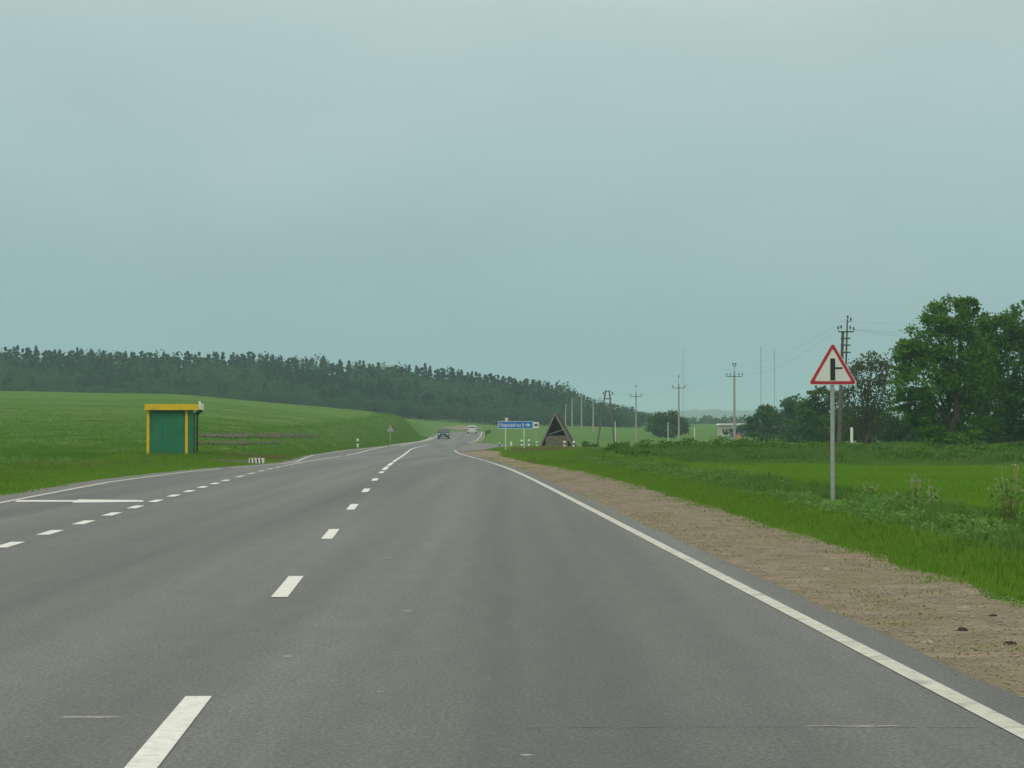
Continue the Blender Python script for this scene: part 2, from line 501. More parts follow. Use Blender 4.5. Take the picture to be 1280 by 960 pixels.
TC = np.array([-600, 0, 230, 400, 500, 560, 640, 740, 840, 920, 1060, 1280, 1900], float)
TD = np.array([0, 30, 60, 80, 100, 120, 150, 200, 250, 300, 350, 420, 500, 600, 650, 720, 900, 2000, 7000], float)
TZ = np.array([
 [-.25,-.25,-.2,-.15,-.1,0,0,-.05,-.1,-.1,-.12,-.15,-.2],
 [-.25,-.25,-.2,-.15,-.1,0,0,-.05,-.1,-.1,-.12,-.15,-.2],
 [-.3,-.25,-.2,-.2,-.15,-.1,-.1,-.15,-.2,-.22,-.25,-.25,-.3],
 [-.1,-.15,-.2,-.25,-.2,-.2,-.25,-.3,-.42,-.47,-.5,-.5,-.5],
 [.2,.05,-.05,-.3,-.4,-.4,-.45,-.4,-.35,-.35,-.35,-.35,-.35],
 [.5,.35,.3,-.2,-.6,-.6,-.6,-.5,-.4,-.35,-.35,-.35,-.35],
 [1.2,1.1,1.0,.2,-.7,-.9,-.8,-.8,-.8,-.8,-.9,-1,-1],
 [2.8,2.6,2.4,1.0,-.6,-1.2,-1.15,-1.2,-1.5,-1.4,-1.5,-1.5,-1.5],
 [4.6,4.4,4.1,2.2,.6,-1.3,-1.5,-1.9,-2.0,-1.7,-1.7,-1.6,-1.6],
 [6,5.8,5.45,3.5,2.5,-1.0,-1.5,-2.1,-2.4,-1.8,-1.8,-1.7,-1.7],
 [6.6,6.4,5.7,3.7,2.3,-.8,-1.3,-2.1,-2.5,-1.9,-1.9,-1.8,-1.8],
 [7,6.6,5.8,3.6,1.8,0,-.9,-1.6,-2.0,-1.6,-1.8,-1.8,-1.8],
 [7,6.6,5.6,3.4,1.6,.8,-.4,-.5,-1.2,-1.0,-1.5,-1.5,-1.5],
 [7.2,6.8,5.8,3.8,1.9,1,0,-.2,-.8,-.4,-1.2,-1.2,-1.2],
 [9.5,9,8,6,4.5,3.2,2,.4,-.5,0,-1,-1,-1],
 [13.5,13,12.5,11.5,10,8,5.5,1.2,-.2,.1,-.6,-.6,-.6],
 [13,12.5,12,11,9,7,4,.8,.3,.3,0,0,0],
 [3,3,3,3,3,2,1.5,1,1,1,1,1,1],
 [1,1,1,1,1,1,1,1,1,1,1,1,1]], float)
LC = np.linspace(-600, 1900, 251)
LD = np.log(np.linspace(0, 1, 2))  # placeholder
LD = np.linspace(math.log(20), math.log(7000), 420)
_tmp = np.array([np.interp(LC, TC, r) for r in TZ])
LUT = np.array([np.interp(np.exp(LD), TD, _tmp[:, j]) for j in range(len(LC))]).T
def gsm(a, sig, ax):
    n = int(sig * 3) + 1
    k = np.exp(-.5 * (np.arange(-n, n + 1) / sig) ** 2)
    k /= k.sum()
    return np.apply_along_axis(lambda v: np.convolve(np.pad(v, n, mode='edge'), k, mode='valid'), ax, a)
LUT = gsm(gsm(LUT, 3.0, 0), 1.8, 1)
def T(x, y):
    yy = np.clip(y, 22, 6900)
    c = np.clip((x / yy * F + 640 + 600) / 10.0, 0, 249.999)
    d = np.clip((np.log(yy) - LD[0]) / (LD[1] - LD[0]), 0, 418.999)
    i, j = d.astype(int), c.astype(int)
    a, b = d - i, c - j
    return (LUT[i, j] * (1 - a) * (1 - b) + LUT[i + 1, j] * a * (1 - b) + LUT[i, j + 1] * (1 - a) * b + LUT[i + 1, j + 1] * a * b)
def sstep(t):
    t = np.clip(t, 0, 1)
    return t * t * (3 - 2 * t)
def G(x, y):
    x = np.asarray(x, float); y = np.asarray(y, float)
    c = cx(y)
    dl = (c + loff(y)) - x
    dr = x - (c + goff(y))
    far = np.clip((y - 420) / 120, 0, 1)
    w = np.maximum(sstep((dl - .5) / 4.5), sstep((dr - .3) / 3.5))
    w = np.maximum(w, sstep(far))
    bumps = .05 * np.sin(x * .9 + 1.3 * np.sin(y * .23)) * np.sin(y * .41 + x * .2) + .12 * np.sin(x * .13 + 2) * np.sin(y * .07 + 1)
    t = T(x, y) + bumps * np.clip(y / 60, .3, 1.0)
    return (zr(y) - .03) * (1 - w) + t * w
def g(x, y):
    return float(G(np.array([x]), np.array([y]))[0])
def on_road(px, py):
    """road-surface point the photograph shows at (px, py)"""
    a, b, c = ray(px, py)
    D = EYE * F / max(py - 527, 1)
    for _ in range(40):
        D = .5 * D + .5 * (float(zr(D)) - EYE) * b / c
    return a / b * D, D

# ground sheet
ud = np.arange(-.5, .5001, .0032)
uo = np.geomspace(.0032, 1.1, 34)
U = np.concatenate([-(.5 + uo)[::-1], ud, .5 + uo])
YY, UU = np.meshgrid(rows, U, indexing='ij')
XX = UU * (np.maximum(YY, 0) + 60)
ZZ = G(XX, YY)
nr, nc = XX.shape
idx = np.arange(nr * nc).reshape(nr, nc)
Q = np.stack([idx[:-1, :-1], idx[:-1, 1:], idx[1:, 1:], idx[1:, :-1]], -1).reshape(-1, 4)
o = np_mesh('ground', np.stack([XX, YY, ZZ], -1).reshape(-1, 3), Q, M['ground'], smooth=True)
tag(o, kind='structure')

def strip(name, xa, xb, mat, y0, y1, dz, n=2, wob=0.0, zfun=None, parent=None):
    ys = rows[(rows > y0) & (rows < y1)]
    ys = np.concatenate([[y0], ys, [y1]])
    t = np.linspace(0, 1, n)
    A, B = xa(ys), xb(ys)
    if wob:
        B = B + rng.normal(0, wob, len(ys))
    X = A[:, None] * (1 - t) + B[:, None] * t
    Y = np.repeat(ys[:, None], n, 1)
    Z = (zr(Y) if zfun is None else zfun(X, Y)) + dz
    id_ = np.arange(X.size).reshape(X.shape)
    q = np.stack([id_[:-1, :-1], id_[:-1, 1:], id_[1:, 1:], id_[1:, :-1]], -1).reshape(-1, 4)
    return np.stack([X, Y, Z], -1).reshape(-1, 3), q

def strips(name, parts, mat, kind='structure'):
    V, Q_, b = [], [], 0
    for v, q in parts:
        V.append(v); Q_.append(q + b); b += len(v)
    o = np_mesh(name, np.concatenate(V), np.concatenate(Q_), mat)
    return tag(o, kind=kind)

# asphalt carriageway with the bus bays on the left; ragged edges
def jag(y, s, a=.018):
    return a * (np.sin(y * 1.7 + s) + .6 * np.sin(y * 4.3 + 2 * s) + .5 * np.sin(y * .53 + s))
strips('road', [strip('r', lambda y: cx(y) + loff(y) + jag(y, 1), lambda y: cx(y) + roff(y) + jag(y, 4), None, -78, 620, 0, 12)], M['asphalt'])
# gravel shoulders
strips('gravel_shoulder', [
    strip('g', lambda y: cx(y) + roff(y) - .25, lambda y: cx(y) + goff(y) + jag(y, 9, .10), None, -78, 172, -.013, 6),
    strip('g', lambda y: cx(y) + roff(y) - .2, lambda y: cx(y) + roff(y) + .6 + jag(y, 9, .06), None, 256, 420, -.013, 3),
    ], M['gravel'])
strips('left_shoulder', [strip('g', lambda y: cx(y) + loff(y) - .42 + jag(y, 3, .06), lambda y: cx(y) + loff(y) + .25, None, -78, 420, -.013, 3)], M['side_asphalt'])
# side road to the right
xs = np.linspace(-5.6, 60, 60)
yn = np.interp(xs, [-5.6, -4.4, -3.1, -2.4, -1.4, 1, 6, 60], [150, 152, 162, 170, 196, 216, 228, 240])
yf = np.interp(xs, [-5.6, -4.4, -1.8, 1, 60], [268, 258, 250, 247, 250])
t_ = np.linspace(0, 1, 14)
X = np.repeat(xs[:, None], 14, 1)
Y = yn[:, None] * (1 - t_) + yf[:, None] * t_
Z = np.where(X < cx(Y) + roff(Y) + .3, zr(Y) - .016, G(X, Y) + .05)
id_ = np.arange(X.size).reshape(X.shape)
q_ = np.stack([id_[:-1, :-1], id_[1:, :-1], id_[1:, 1:], id_[:-1, 1:]], -1).reshape(-1, 4)
tag(np_mesh('side_road', np.stack([X, Y, Z], -1).reshape(-1, 3), q_, M['side_asphalt']), kind='structure')
# pale footpath to the wooden shelter
X = np.repeat(np.linspace(3.2, 9.5, 20)[:, None], 3, 1)
Y = np.array([187.0, 188.2, 189.4])[None, :] + 0 * X
id_ = np.arange(X.size).reshape(X.shape)
q_ = np.stack([id_[:-1, :-1], id_[1:, :-1], id_[1:, 1:], id_[:-1, 1:]], -1).reshape(-1, 4)
tag(np_mesh('footpath', np.stack([X, Y, G(X, Y) + .05], -1).reshape(-1, 3), q_, M['gravel']), kind='structure')
# bus stop apron beside the green shelter
X = np.repeat(np.linspace(-12.2, -9.6, 12)[:, None], 12, 1)
Y = np.linspace(78, 84, 12)[None, :] + 0 * X
id_ = np.arange(X.size).reshape(X.shape)
q_ = np.stack([id_[:-1, :-1], id_[1:, :-1], id_[1:, 1:], id_[:-1, 1:]], -1).reshape(-1, 4)
tag(np_mesh('bus_stop_apron', np.stack([X, Y, G(X, Y) + .03], -1).reshape(-1, 3), q_, M['soil']), kind='structure')
# ploughed strips in the left field
def patch_sheet(name, px0, px1, D0, D1, mat, dz=.06, taper=True):
    n, k = 60, 8
    u = np.linspace(px0, px1, n)
    tt = np.linspace(0, 1, k)
    w = np.sin(np.linspace(.12, math.pi - .12, n)) ** .35 if taper else np.ones(n)
    w = w * (1 + .12 * np.sin(u * .3) + .1 * np.sin(u * .13 + 1))
    mid, half = (D0 + D1) / 2, (D1 - D0) / 2
    Y = mid + half * w[:, None] * (tt * 2 - 1)
    X = (u[:, None] - 640) / F * Y
    id_ = np.arange(X.size).reshape(X.shape)
    q = np.stack([id_[:-1, :-1], id_[1:, :-1], id_[1:, 1:], id_[:-1, 1:]], -1).reshape(-1, 4)
    return tag(np_mesh(name, np.stack([X, Y, G(X, Y) + dz], -1).reshape(-1, 3), q, mat), kind='structure')
def slope_point(px, py, d0=70, d1=330):
    """where the sight line through (px, py) first meets the left hillside"""
    a_, b_, c_ = ray(px, py)
    Dd = np.arange(d0, d1, .5)
    zz = EYE + c_ / b_ * Dd
    hit = np.nonzero(G(a_ / b_ * Dd, Dd) >= zz)[0]
    D_ = Dd[hit[0]] if len(hit) else (d0 + d1) / 2
    return a_ / b_ * D_, D_
SOIL = ((248, 400, 542.5, 548.0), (243, 350, 552.5, 556.5), (556, 602, 532.5, 537.5))
for p0, p1, q0, q1 in SOIL:
    d0, d1 = (70, 330) if p0 < 500 else (425, 560)
    n, k = 80, 9
    uu = np.linspace(p0, p1, n)
    hw = np.sin(np.linspace(.1, math.pi - .1, n)) ** .4 * (1 + .15 * np.sin(uu * .31) + .12 * np.sin(uu * .13 + 1)) * (q1 - q0) / 2
    V = []
    for i in range(n):
        for j in range(k):
            sx, sy_ = slope_point(uu[i], (q0 + q1) / 2 - hw[i] * (j / (k - 1) * 2 - 1), d0, d1)
            V.append((sx, sy_, g(sx, sy_) + .055 + .05 * math.sin(i * 1.9 + j * 2.3) * math.sin(i * .37)))
    id_ = np.arange(n * k).reshape(n, k)
    q = np.stack([id_[:-1, :-1], id_[1:, :-1], id_[1:, 1:], id_[:-1, 1:]], -1).reshape(-1, 4)
    tag(np_mesh('ploughed_soil', np.array(V), q, M['soil'] if p0 < 500 else M['gravel']), kind='structure')

# painted markings
def line(off, y0, y1, w, dz=.004):
    f = off if callable(off) else (lambda y: off + 0 * y)
    return strip('l', lambda y: cx(y) + f(y) - w / 2, lambda y: cx(y) + f(y) + w / 2, None, y0, y1, dz)
mk, worn, edge = [], [], []
for k in range(7):                                   # centre dashes: two metres of paint, six of gap
    y0 = 8.0 + 7.87 * k
    mk.append(line(0.0, y0, y0 + 2.15, .13))
for y0, y1 in ((59.5, 66), (68, 77), (80, 90), (92, 104)):
    mk.append(line(0.0, y0, y1, .14))
mk.append(line(0.0, 107, 232, .14))
edge.append(line(3.73, -40, 74, .117))                  # right edge line
worn.append(line(3.73, 74, 98, .10))
edge.append(line(3.73, 100, 172, .14))
edge.append(line(3.70, 262, 420, .16))
edge.append(line(lambda y: loff(y) + .35, -40, 62, .12))
worn.append(line(lambda y: loff(y) + .3, 64, 212, .13))
mk.append(line(lambda y: loff(y) + .2, 228, 330, .22))
mk.append(line(lambda y: np.interp(y, [225, 260, 345, 700], [-2.6, -3.2, -3.5, -3.5]), 222, 345, .16))
worn.append(line(-3.45, 70, 118, .12))
mk.append(line(-3.45, 124, 214, .13))
for k in range(16):                                  # short thick dashes along the bus bay
    y0 = 9.6 + 2.5 * k
    mk.append(line(-3.45, y0, y0 + 1.05, .16))
for y0 in np.arange(50.5, 68, 3.4):
    worn.append(line(-3.45, y0, y0 + 1.9, .15))
for y0 in np.arange(268, 400, 12):
    worn.append(line(0.0, y0, y0 + 4, .14))
def quad_on_road(pts, dz=.0045):
    vs = []
    for px, py in pts:
        x, y = on_road(px, py)
        vs.append((x, y, float(zr(y)) + dz))
    return np.array(vs), np.array([[3, 2, 1, 0]])
mk.append(quad_on_road([(22, 625.4), (104, 625.6), (104, 627.4), (18, 627.4)]))
mk.append(quad_on_road([(90, 628.6), (98, 624.6), (178, 625.4), (180, 627.4)]))
strips('lane_markings', mk, M['paint'])
strips('edge_lines', edge, M['edge_paint'])
strips('worn_lane_markings', worn, M['worn_paint'])
# transverse joint, its pale scrapes, and chips of paint
jt = []
u = np.linspace(.05, 3.0, 60)
yj = 9.12 + .03 * np.sin(u * 1.3) + .006 * np.sin(u * 9)
V = np.concatenate([np.stack([u, yj - .003, 0 * u + .0035], -1), np.stack([u, yj + .003 + .004 * np.sin(u * 23), 0 * u + .0035], -1)])
q_ = np.array([[i, i + 1, 61 + i, 60 + i] for i in range(59)])
tag(np_mesh('tar_joint', V, q_, M['tar']), kind='structure')
def irregular(cx_, cy_, rx, ry, n=14):
    a = np.linspace(0, 2 * math.pi, n, endpoint=False)
    r = 1 + rng.normal(0, .18, n)
    return [(cx_ + rx * math.cos(t) * k, cy_ + ry * math.sin(t) * k) for t, k in zip(a, r)]
sb = MB()
for cx_, cy_, rx, ry in ((1.52, 9.17, .21, .022), (-1.95, 9.45, .16, .03), (-.66, 10.35, .018, .02), (-.75, 14.75, .04, .035), (.06, 8.38, .03, .02), (-1.24, 20.5, .05, .04), (-1.30, 11.9, .03, .03)):
    pts = irregular(cx_, cy_, rx, ry)
    z = float(zr(cy_)) + .0012
    sb.add([(x, y, z) for x, y in pts], [tuple(range(len(pts)))])
tag(sb.build('road_scrapes', M['scrape']), kind='structure')

# far wooded ridge on the horizon
pxs = np.linspace(-900, 2400, 400)
D0 = 3900.0
xr_ = (pxs - 640) / F * D0
top = EYE + (527 - (513.5 + 1.2 * np.sin(pxs * .011) + .9 * np.sin(pxs * .047 + 1))) * D0 / F + rng.normal(0, .8, 400)
prof = [(D0 - 450, np.full(400, .5)), (D0 - 380, top * .35), (D0 - 200, top * .8), (D0, top), (D0 + 300, top * .9), (D0 + 700, np.full(400, .5))]
V = np.concatenate([np.stack([xr_, np.full(400, d) + 60 * np.sin(pxs * .01), z], -1) for d, z in prof])
q_ = np.concatenate([np.array([[k * 400 + i, k * 400 + i + 1, (k + 1) * 400 + i + 1, (k + 1) * 400 + i] for i in range(399)]) for k in range(5)])
tag(np_mesh('hills', V, q_, M['ridge'], smooth=True), kind='structure')

# ------------------------------------------------------------------ haze
hb = MB()
hb.box(-11000, 11000, -600, 6900, -8, 72)
hm = bpy.data.materials.new('haze_air')
hm.use_nodes = True
ht = hm.node_tree
ht.nodes.clear()
ho = ht.nodes.new('ShaderNodeOutputMaterial')
hv = ht.nodes.new('ShaderNodeVolumePrincipled')
hv.inputs['Density'].default_value = .00031
hv.inputs['Color'].default_value = (.66, .91, 1.0, 1)
hv.inputs['Anisotropy'].default_value = .1
ht.links.new(hv.outputs[0], ho.inputs['Volume'])
tag(hb.build('haze', hm), 'thin blue-grey haze over the fields', None, None, 'stuff')

# ------------------------------------------------------------------ foliage generators
def unit(n, r=rng):
    v = r.normal(size=(n, 3))
    return v / np.linalg.norm(v, axis=1, keepdims=True)

def leaves(C, size, r=rng, up=.0):
    """one small folded leaf-cluster quad per centre"""
    n = len(C)
    a = unit(n, r)
    a[:, 2] *= (1 - up)
    b = np.cross(a, unit(n, r))
    b /= np.linalg.norm(b, axis=1, keepdims=True) + 1e-9
    a /= np.linalg.norm(a, axis=1, keepdims=True) + 1e-9
    s = np.asarray(size) * r.uniform(.6, 1.35, n)
    s = s[:, None]
    V = np.stack([C - a * s * .5, C + b * s * .38 + a * s * .05, C + a * s * .55, C - b * s * .38 - a * s * .05], 1).reshape(-1, 3)
    return V, np.arange(4 * n).reshape(n, 4)

def crown_points(blobs, per, sub=22, r=rng, spread=.22, flat=.75):
    """points clumped near the surface and through the volume of ellipsoid lobes; blobs: (x,y,z,rx,ry,rz,weight)"""
    out = []
    for bx, by, bz, rx, ry, rz_, w in blobs:
        n = int(per * w)
        ns = max(4, int(sub * w))
        d = unit(ns, r)
        rad = r.uniform(.25, 1.0, ns) ** .45
        cc = d * rad[:, None]
        pick = r.integers(0, ns, n)
        p = cc[pick] + r.normal(0, spread, (n, 3)) * np.array([1, 1, flat])
        out.append(p * np.array([rx, ry, rz_]) + np.array([bx, by, bz]))
    return np.concatenate(out)

def limb(mb, a, b, r0, r1, n=7, seg=4, wig=.12):
    a, b = Vector(a), Vector(b)
    L = (b - a).length
    prev, pr = a, r0
    for i in range(1, seg + 1):
        t = i / seg
        p = a.lerp(b, t) + Vector((random.gauss(0, wig), random.gauss(0, wig), 0)) * L * .12 * (1 if i < seg else 0)
        r = r0 + (r1 - r0) * t
        mb.tube(prev, p, pr, r, n)
        prev, pr = p, r

def tree(name, px, D, blobs_px, label, leafmat, per=900, leaf=.25, trunk_r=.25, sub=22, spread=.2, stems=1, cat='tree', group=None, depth=1.0, base_y=None, twigs=3, crown_low=.35):
    """blobs_px: (px, py, rx_px, ry_px, weight) at depth D"""
    x = (px - 640) / F * D
    z = g(x, D)
    root = empty(name, (x, D, z - .05), label, cat, group)
    m = D / F
    bl = []
    for bx, by, rx, ry, w in blobs_px:
        c = P(bx, by, D) - Vector((x, D, z - .05))
        bl.append((c.x, rng.uniform(-.5, .5) * rx * m * depth, c.z, rx * m, rx * m * depth, ry * m, w))
    mb = MB()
    H = max(b[2] + b[5] * .4 for b in bl)
    mb2 = MB()
    for s in range(stems):
        sx = (s - (stems - 1) / 2) * trunk_r * 3.2
        tgt = bl[s % len(bl)] if stems > 1 else max(bl, key=lambda b: b[2])
        limb(mb, (sx, 0, -.3), (tgt[0] * .6 + sx * .5, tgt[1] * .5, H * .8), trunk_r, trunk_r * .25, 9, 6, .25)
    for b in bl:
        h0 = min(max(b[2] * crown_low, .5), H * .55)
        limb(mb, (0, 0, h0), (b[0], b[1], b[2]), trunk_r * .45, trunk_r * .12, 6, 4, .3)
        for k in range(twigs):
            d = unit(1)[0]
            limb(mb, (b[0] * .75, b[1] * .75, h0 + (b[2] - h0) * .75), (b[0] + d[0] * b[3] * .85, b[1] + d[1] * b[4] * .85, b[2] + abs(d[2]) * b[5] * .8), trunk_r * .16, .012, 5, 3, .3)
    mb.build('trunk', M['bark'], root)
    C = crown_points(bl, per, sub, rng, spread)
    C = C[C[:, 2] > .15]
    V, q = leaves(C, leaf)
    np_mesh('crown', V, q, leafmat, root)
    return root

# ------------------------------------------------------------------ the forest beyond the left field
def conifer(h, w, n, r):
    k = r.integers(9, 13)
    t = r.uniform(0, 1, n) ** 1.0
    lay = np.floor(t * k) / k + r.uniform(0, .05, n)
    rad = w * (1 - lay) ** 1.0 * 1.15 * (.25 + .75 * r.uniform(0, 1, n) ** .5)
    a = r.uniform(0, 2 * math.pi, n)
    z = h * (.05 + .95 * lay) - rad * .25 + r.normal(0, .16, n)
    return np.stack([rad * np.cos(a), rad * np.sin(a), z], -1)
def pine(h, w, n, r):
    bl = []
    for _ in range(7):
        zz = r.uniform(.45, .95)
        rr = w * (1.2 - zz) * 1.25
        bl.append((r.normal(0, w * .3), r.normal(0, w * .3), h * zz, rr, rr, h * .09, 1))
    return crown_points(bl, n // 7, 8, r, .16)
def round_tree(h, w, n, r):
    bl = [(r.normal(0, w * .3), r.normal(0, w * .3), h * r.uniform(.14, .84), w * .62, w * .62, h * .2, 1) for _ in range(7)]
    return crown_points(bl, n // 7, 9, r, .25)
rf = np.random.default_rng(3)
templ = []
for k in range(8):
    kind = 0 if k < 6 else 1
    C = conifer(1.0 * 16, rf.uniform(2.5, 3.3), 620, rf) if k < 4 else (pine(16, 3.0, 560, rf) if k < 6 else round_tree(16, 4.2, 620, rf))
    V, q = leaves(C, .78 if k < 6 else .72, rf)
    # thin trunk as two crossed slabs of four sides
    tb = MB(); tb.tube((0, 0, -1), (0, 0, 12), .2, .08, 5)
    tv = np.array(tb.v[:10]); tq = np.array([[i, (i + 1) % 5, 5 + (i + 1) % 5, 5 + i] for i in range(5)])
    templ.append((V, q, tv, tq, kind))
TOPX = [-260, -60, 0, 130, 300, 420, 500, 560, 620, 660, 700, 722, 742, 760, 775, 790, 798]
TOPY = [430, 432, 433, 438, 441, 448, 455, 460, 468, 473, 480, 490, 500, 502, 507, 508, 516]
def px_base(px): return (px - 640) / F * 596.0
Vs, Qs, Ms, nb = [], [], [], 0
cnt = 0
for row, D in enumerate(np.arange(592, 712, 11.0)):
    x = (-230 - 640) / F * D
    while x < (793 - 640) / F * D:
        x += rf.uniform(1.8, 3.4) * (.85 if row >= 8 else 1) * (1 if row < 5 else 1.25)
        y = D + rf.normal(0, 4)
        px = x / y * F + 640
        zb = g(x, y)
        ty = np.interp(px, TOPX, TOPY)
        fr = min(1.0, row / 9)
        by = 527 - (g(px_base(px), 596.0) - EYE) * F / 596.0
        pt = by + (ty - by) * (.34 + .66 * fr ** .75) + rf.normal(0, 1.6) + 1.5 * math.sin(px * .05 + row)
        if row >= 8: pt = ty + rf.uniform(-2.2, 2.4) + (rf.random() < .08) * -2.5
        h = EYE + (527 - pt) * y / F - zb
        h = max(4.5, min(h, 19))
        dec = row == 0 or rf.random() < (.45 + .35 * math.sin(px * .021 + row * .5)) * (1 if row < 7 else .3)
        if px > 700 and rf.random() < .3: dec = True
        k = rf.integers(6, 8) if dec else rf.integers(0, 6)
        V, q, tv, tq, kind = templ[k]
        a = rf.uniform(0, 6.28)
        s = h / 16
        sw = (.45 + .55 * s) * rf.uniform(.9, 1.25)
        ca, sa = math.cos(a) * sw, math.sin(a) * sw
        for vv, qq, mi in ((V, q, kind), (tv, tq, 2)):
            W_ = np.stack([vv[:, 0] * ca - vv[:, 1] * sa + x, vv[:, 0] * sa + vv[:, 1] * ca + y, vv[:, 2] * s + zb], -1)
            Vs.append(W_); Qs.append(qq + nb); Ms.append(np.full(len(qq), mi)); nb += len(vv)
        cnt += 1
fo = np_mesh('forest', np.concatenate(Vs), np.concatenate(Qs), [M['leaf_pine'], M['leaf_birch'], M['bark']], mat_idx=np.concatenate(Ms))
tag(fo, 'dark mixed forest of pines and leafy trees beyond the left field', 'forest', None, 'stuff')
print('forest trees', cnt)
# far hedge
C = crown_points([((px - 640) / F * 880, 880 + rng.uniform(-8, 8), .3 + rng.uniform(.8, 1.6), 3, 3, rng.uniform(1.2, 2.2), 1) for px in np.arange(802, 1010, 5)], 130, 8)
V, q = leaves(C, .9)
tag(np_mesh('hedge', V, q, M['leaf_dark']), 'far low hedge of bushes beyond the right-hand field', 'hedge', None, 'stuff')

# ------------------------------------------------------------------ single trees on the right
tree('leafy_tree', 1186, 150, [(1188, 398, 32, 28, 1.3), (1208, 385, 14, 16, .5), (1160, 432, 38, 26, 1.3), (1138, 446, 22, 22, .7), (1200, 440, 42, 36, 1.6), (1150, 478, 36, 26, 1.2), (1214, 478, 38, 34, 1.4),
     (1140, 505, 24, 18, .6), (1168, 528, 30, 26, .9), (1215, 520, 34, 32, 1.1), (1190, 545, 44, 14, .9)],
     'tallest leafy tree, broad dark green crown with sky gaps, right of the triangle sign', M['leaf_big'], 2500, .22, .32, 36, .145, depth=1.15)
tree('leafy_tree', 1262, 156, [(1245, 420, 26, 28, 1.2), (1282, 405, 30, 30, 1.2), (1262, 455, 40, 38, 1.6), (1300, 450, 36, 44, 1.4), (1250, 500, 36, 32, 1.2), (1290, 505, 40, 40, 1.4), (1262, 540, 44, 18, 1)],
     'dense dark green tree cut by the right edge of the picture', M['leaf_big'], 2400, .23, .32, 36, .15, depth=1.1)
tree('leafy_tree', 1340, 150, [(1330, 400, 40, 34, 1.2), (1350, 450, 50, 50, 1.6), (1335, 510, 45, 40, 1.4)],
     'dark green tree just beyond the right edge of the picture', M['leaf_dark'], 1500, .26, .3, 30, .2)
tree('leafy_tree', 1232, 172, [(1228, 412, 18, 22, .7), (1232, 450, 24, 30, 1), (1228, 500, 34, 34, 1.2), (1226, 540, 38, 18, .9)],
     'shaded tree filling the gap between the two big leafy trees', M['leaf_dark'], 1900, .26, .25, 26, .2)
tree('loose_tree', 1084, 175, [(1088, 454, 20, 12, .7), (1070, 466, 14, 14, .6), (1104, 468, 12, 16, .6), (1082, 480, 22, 14, .6), (1100, 498, 18, 16, .7), (1068, 500, 20, 18, .8), (1086, 505, 16, 20, .6), (1092, 524, 24, 20, 1), (1068, 532, 22, 20, .9)],
     'thin loose olive tree with open crown showing sky, just right of the twin pole', M['leaf_olive'], 1000, .19, .16, 34, .30, stems=2, twigs=6)
tree('loose_tree', 1122, 180, [(1120, 520, 18, 14, .6), (1136, 538, 18, 14, .6), (1110, 540, 16, 12, .5)],
     'low dark loose tree between the olive tree and the tallest leafy tree', M['leaf_dark'], 900, .24, .14, 18, .2, stems=2)
tree('leafy_tree', 1030, 215, [(1030, 496, 20, 12, .7), (1016, 512, 18, 16, .8), (1042, 516, 20, 18, .9), (1025, 536, 28, 18, 1.2), (1034, 548, 30, 8, .8)],
     'dark round-topped tree right behind the triangle sign post', M['leaf_dark'], 1100, .30, .22, 22, .2)
for px, D, bl, lab in (
    (958, 300, [(958, 517, 14, 10, .9), (948, 532, 15, 14, 1), (966, 534, 16, 14, 1), (956, 547, 22, 7, .8)], 'hazy grey-green tree at the left end of the right-hand tree group'),
    (990, 320, [(996, 505, 16, 11, .8), (982, 512, 11, 11, .6), (985, 530, 18, 16, 1.1), (1004, 526, 14, 20, 1.1), (990, 547, 24, 8, .9)], 'hazy tree with a gap in its crown, midway along the hazy trees'),
    (1010, 290, [(1008, 518, 14, 17, .9), (1000, 538, 18, 13, .9), (1018, 536, 16, 14, .9), (1010, 547, 26, 8, .8)], 'hazy dark tree close to the left of the triangle sign post')):
    tree('distant_tree', px, D, bl, lab, M['leaf_dark'], 1000, .42, .2, 16, .2, group='distant trees right of the long field')
tree('round_tree', 832, 420, [(832, 522, 15, 9, 1), (820, 532, 11, 10, .9), (844, 530, 14, 11, 1), (852, 534, 9, 9, .7), (832, 538, 20, 8, 1.1), (828, 526, 14, 10, .9)],
     'lone round dark bushy tree standing in the middle of the pale green field', M['leaf_dark'], 1400, .42, .25, 26, .2)
tree('round_tree', 912, 400, [(912, 541, 7, 5, .6), (926, 533, 9, 4, .5)], 'small dark tree in front of the pale farm building', M['leaf_dark'], 500, .4, .12, 10, .2)
tree('round_tree', 606, 330, [(609, 539, 3.5, 5, .5)], 'small yellow-green shrub at the right of the far road crest', M['leaf_bush'], 260, .25, .06, 8, .2, cat='shrub')

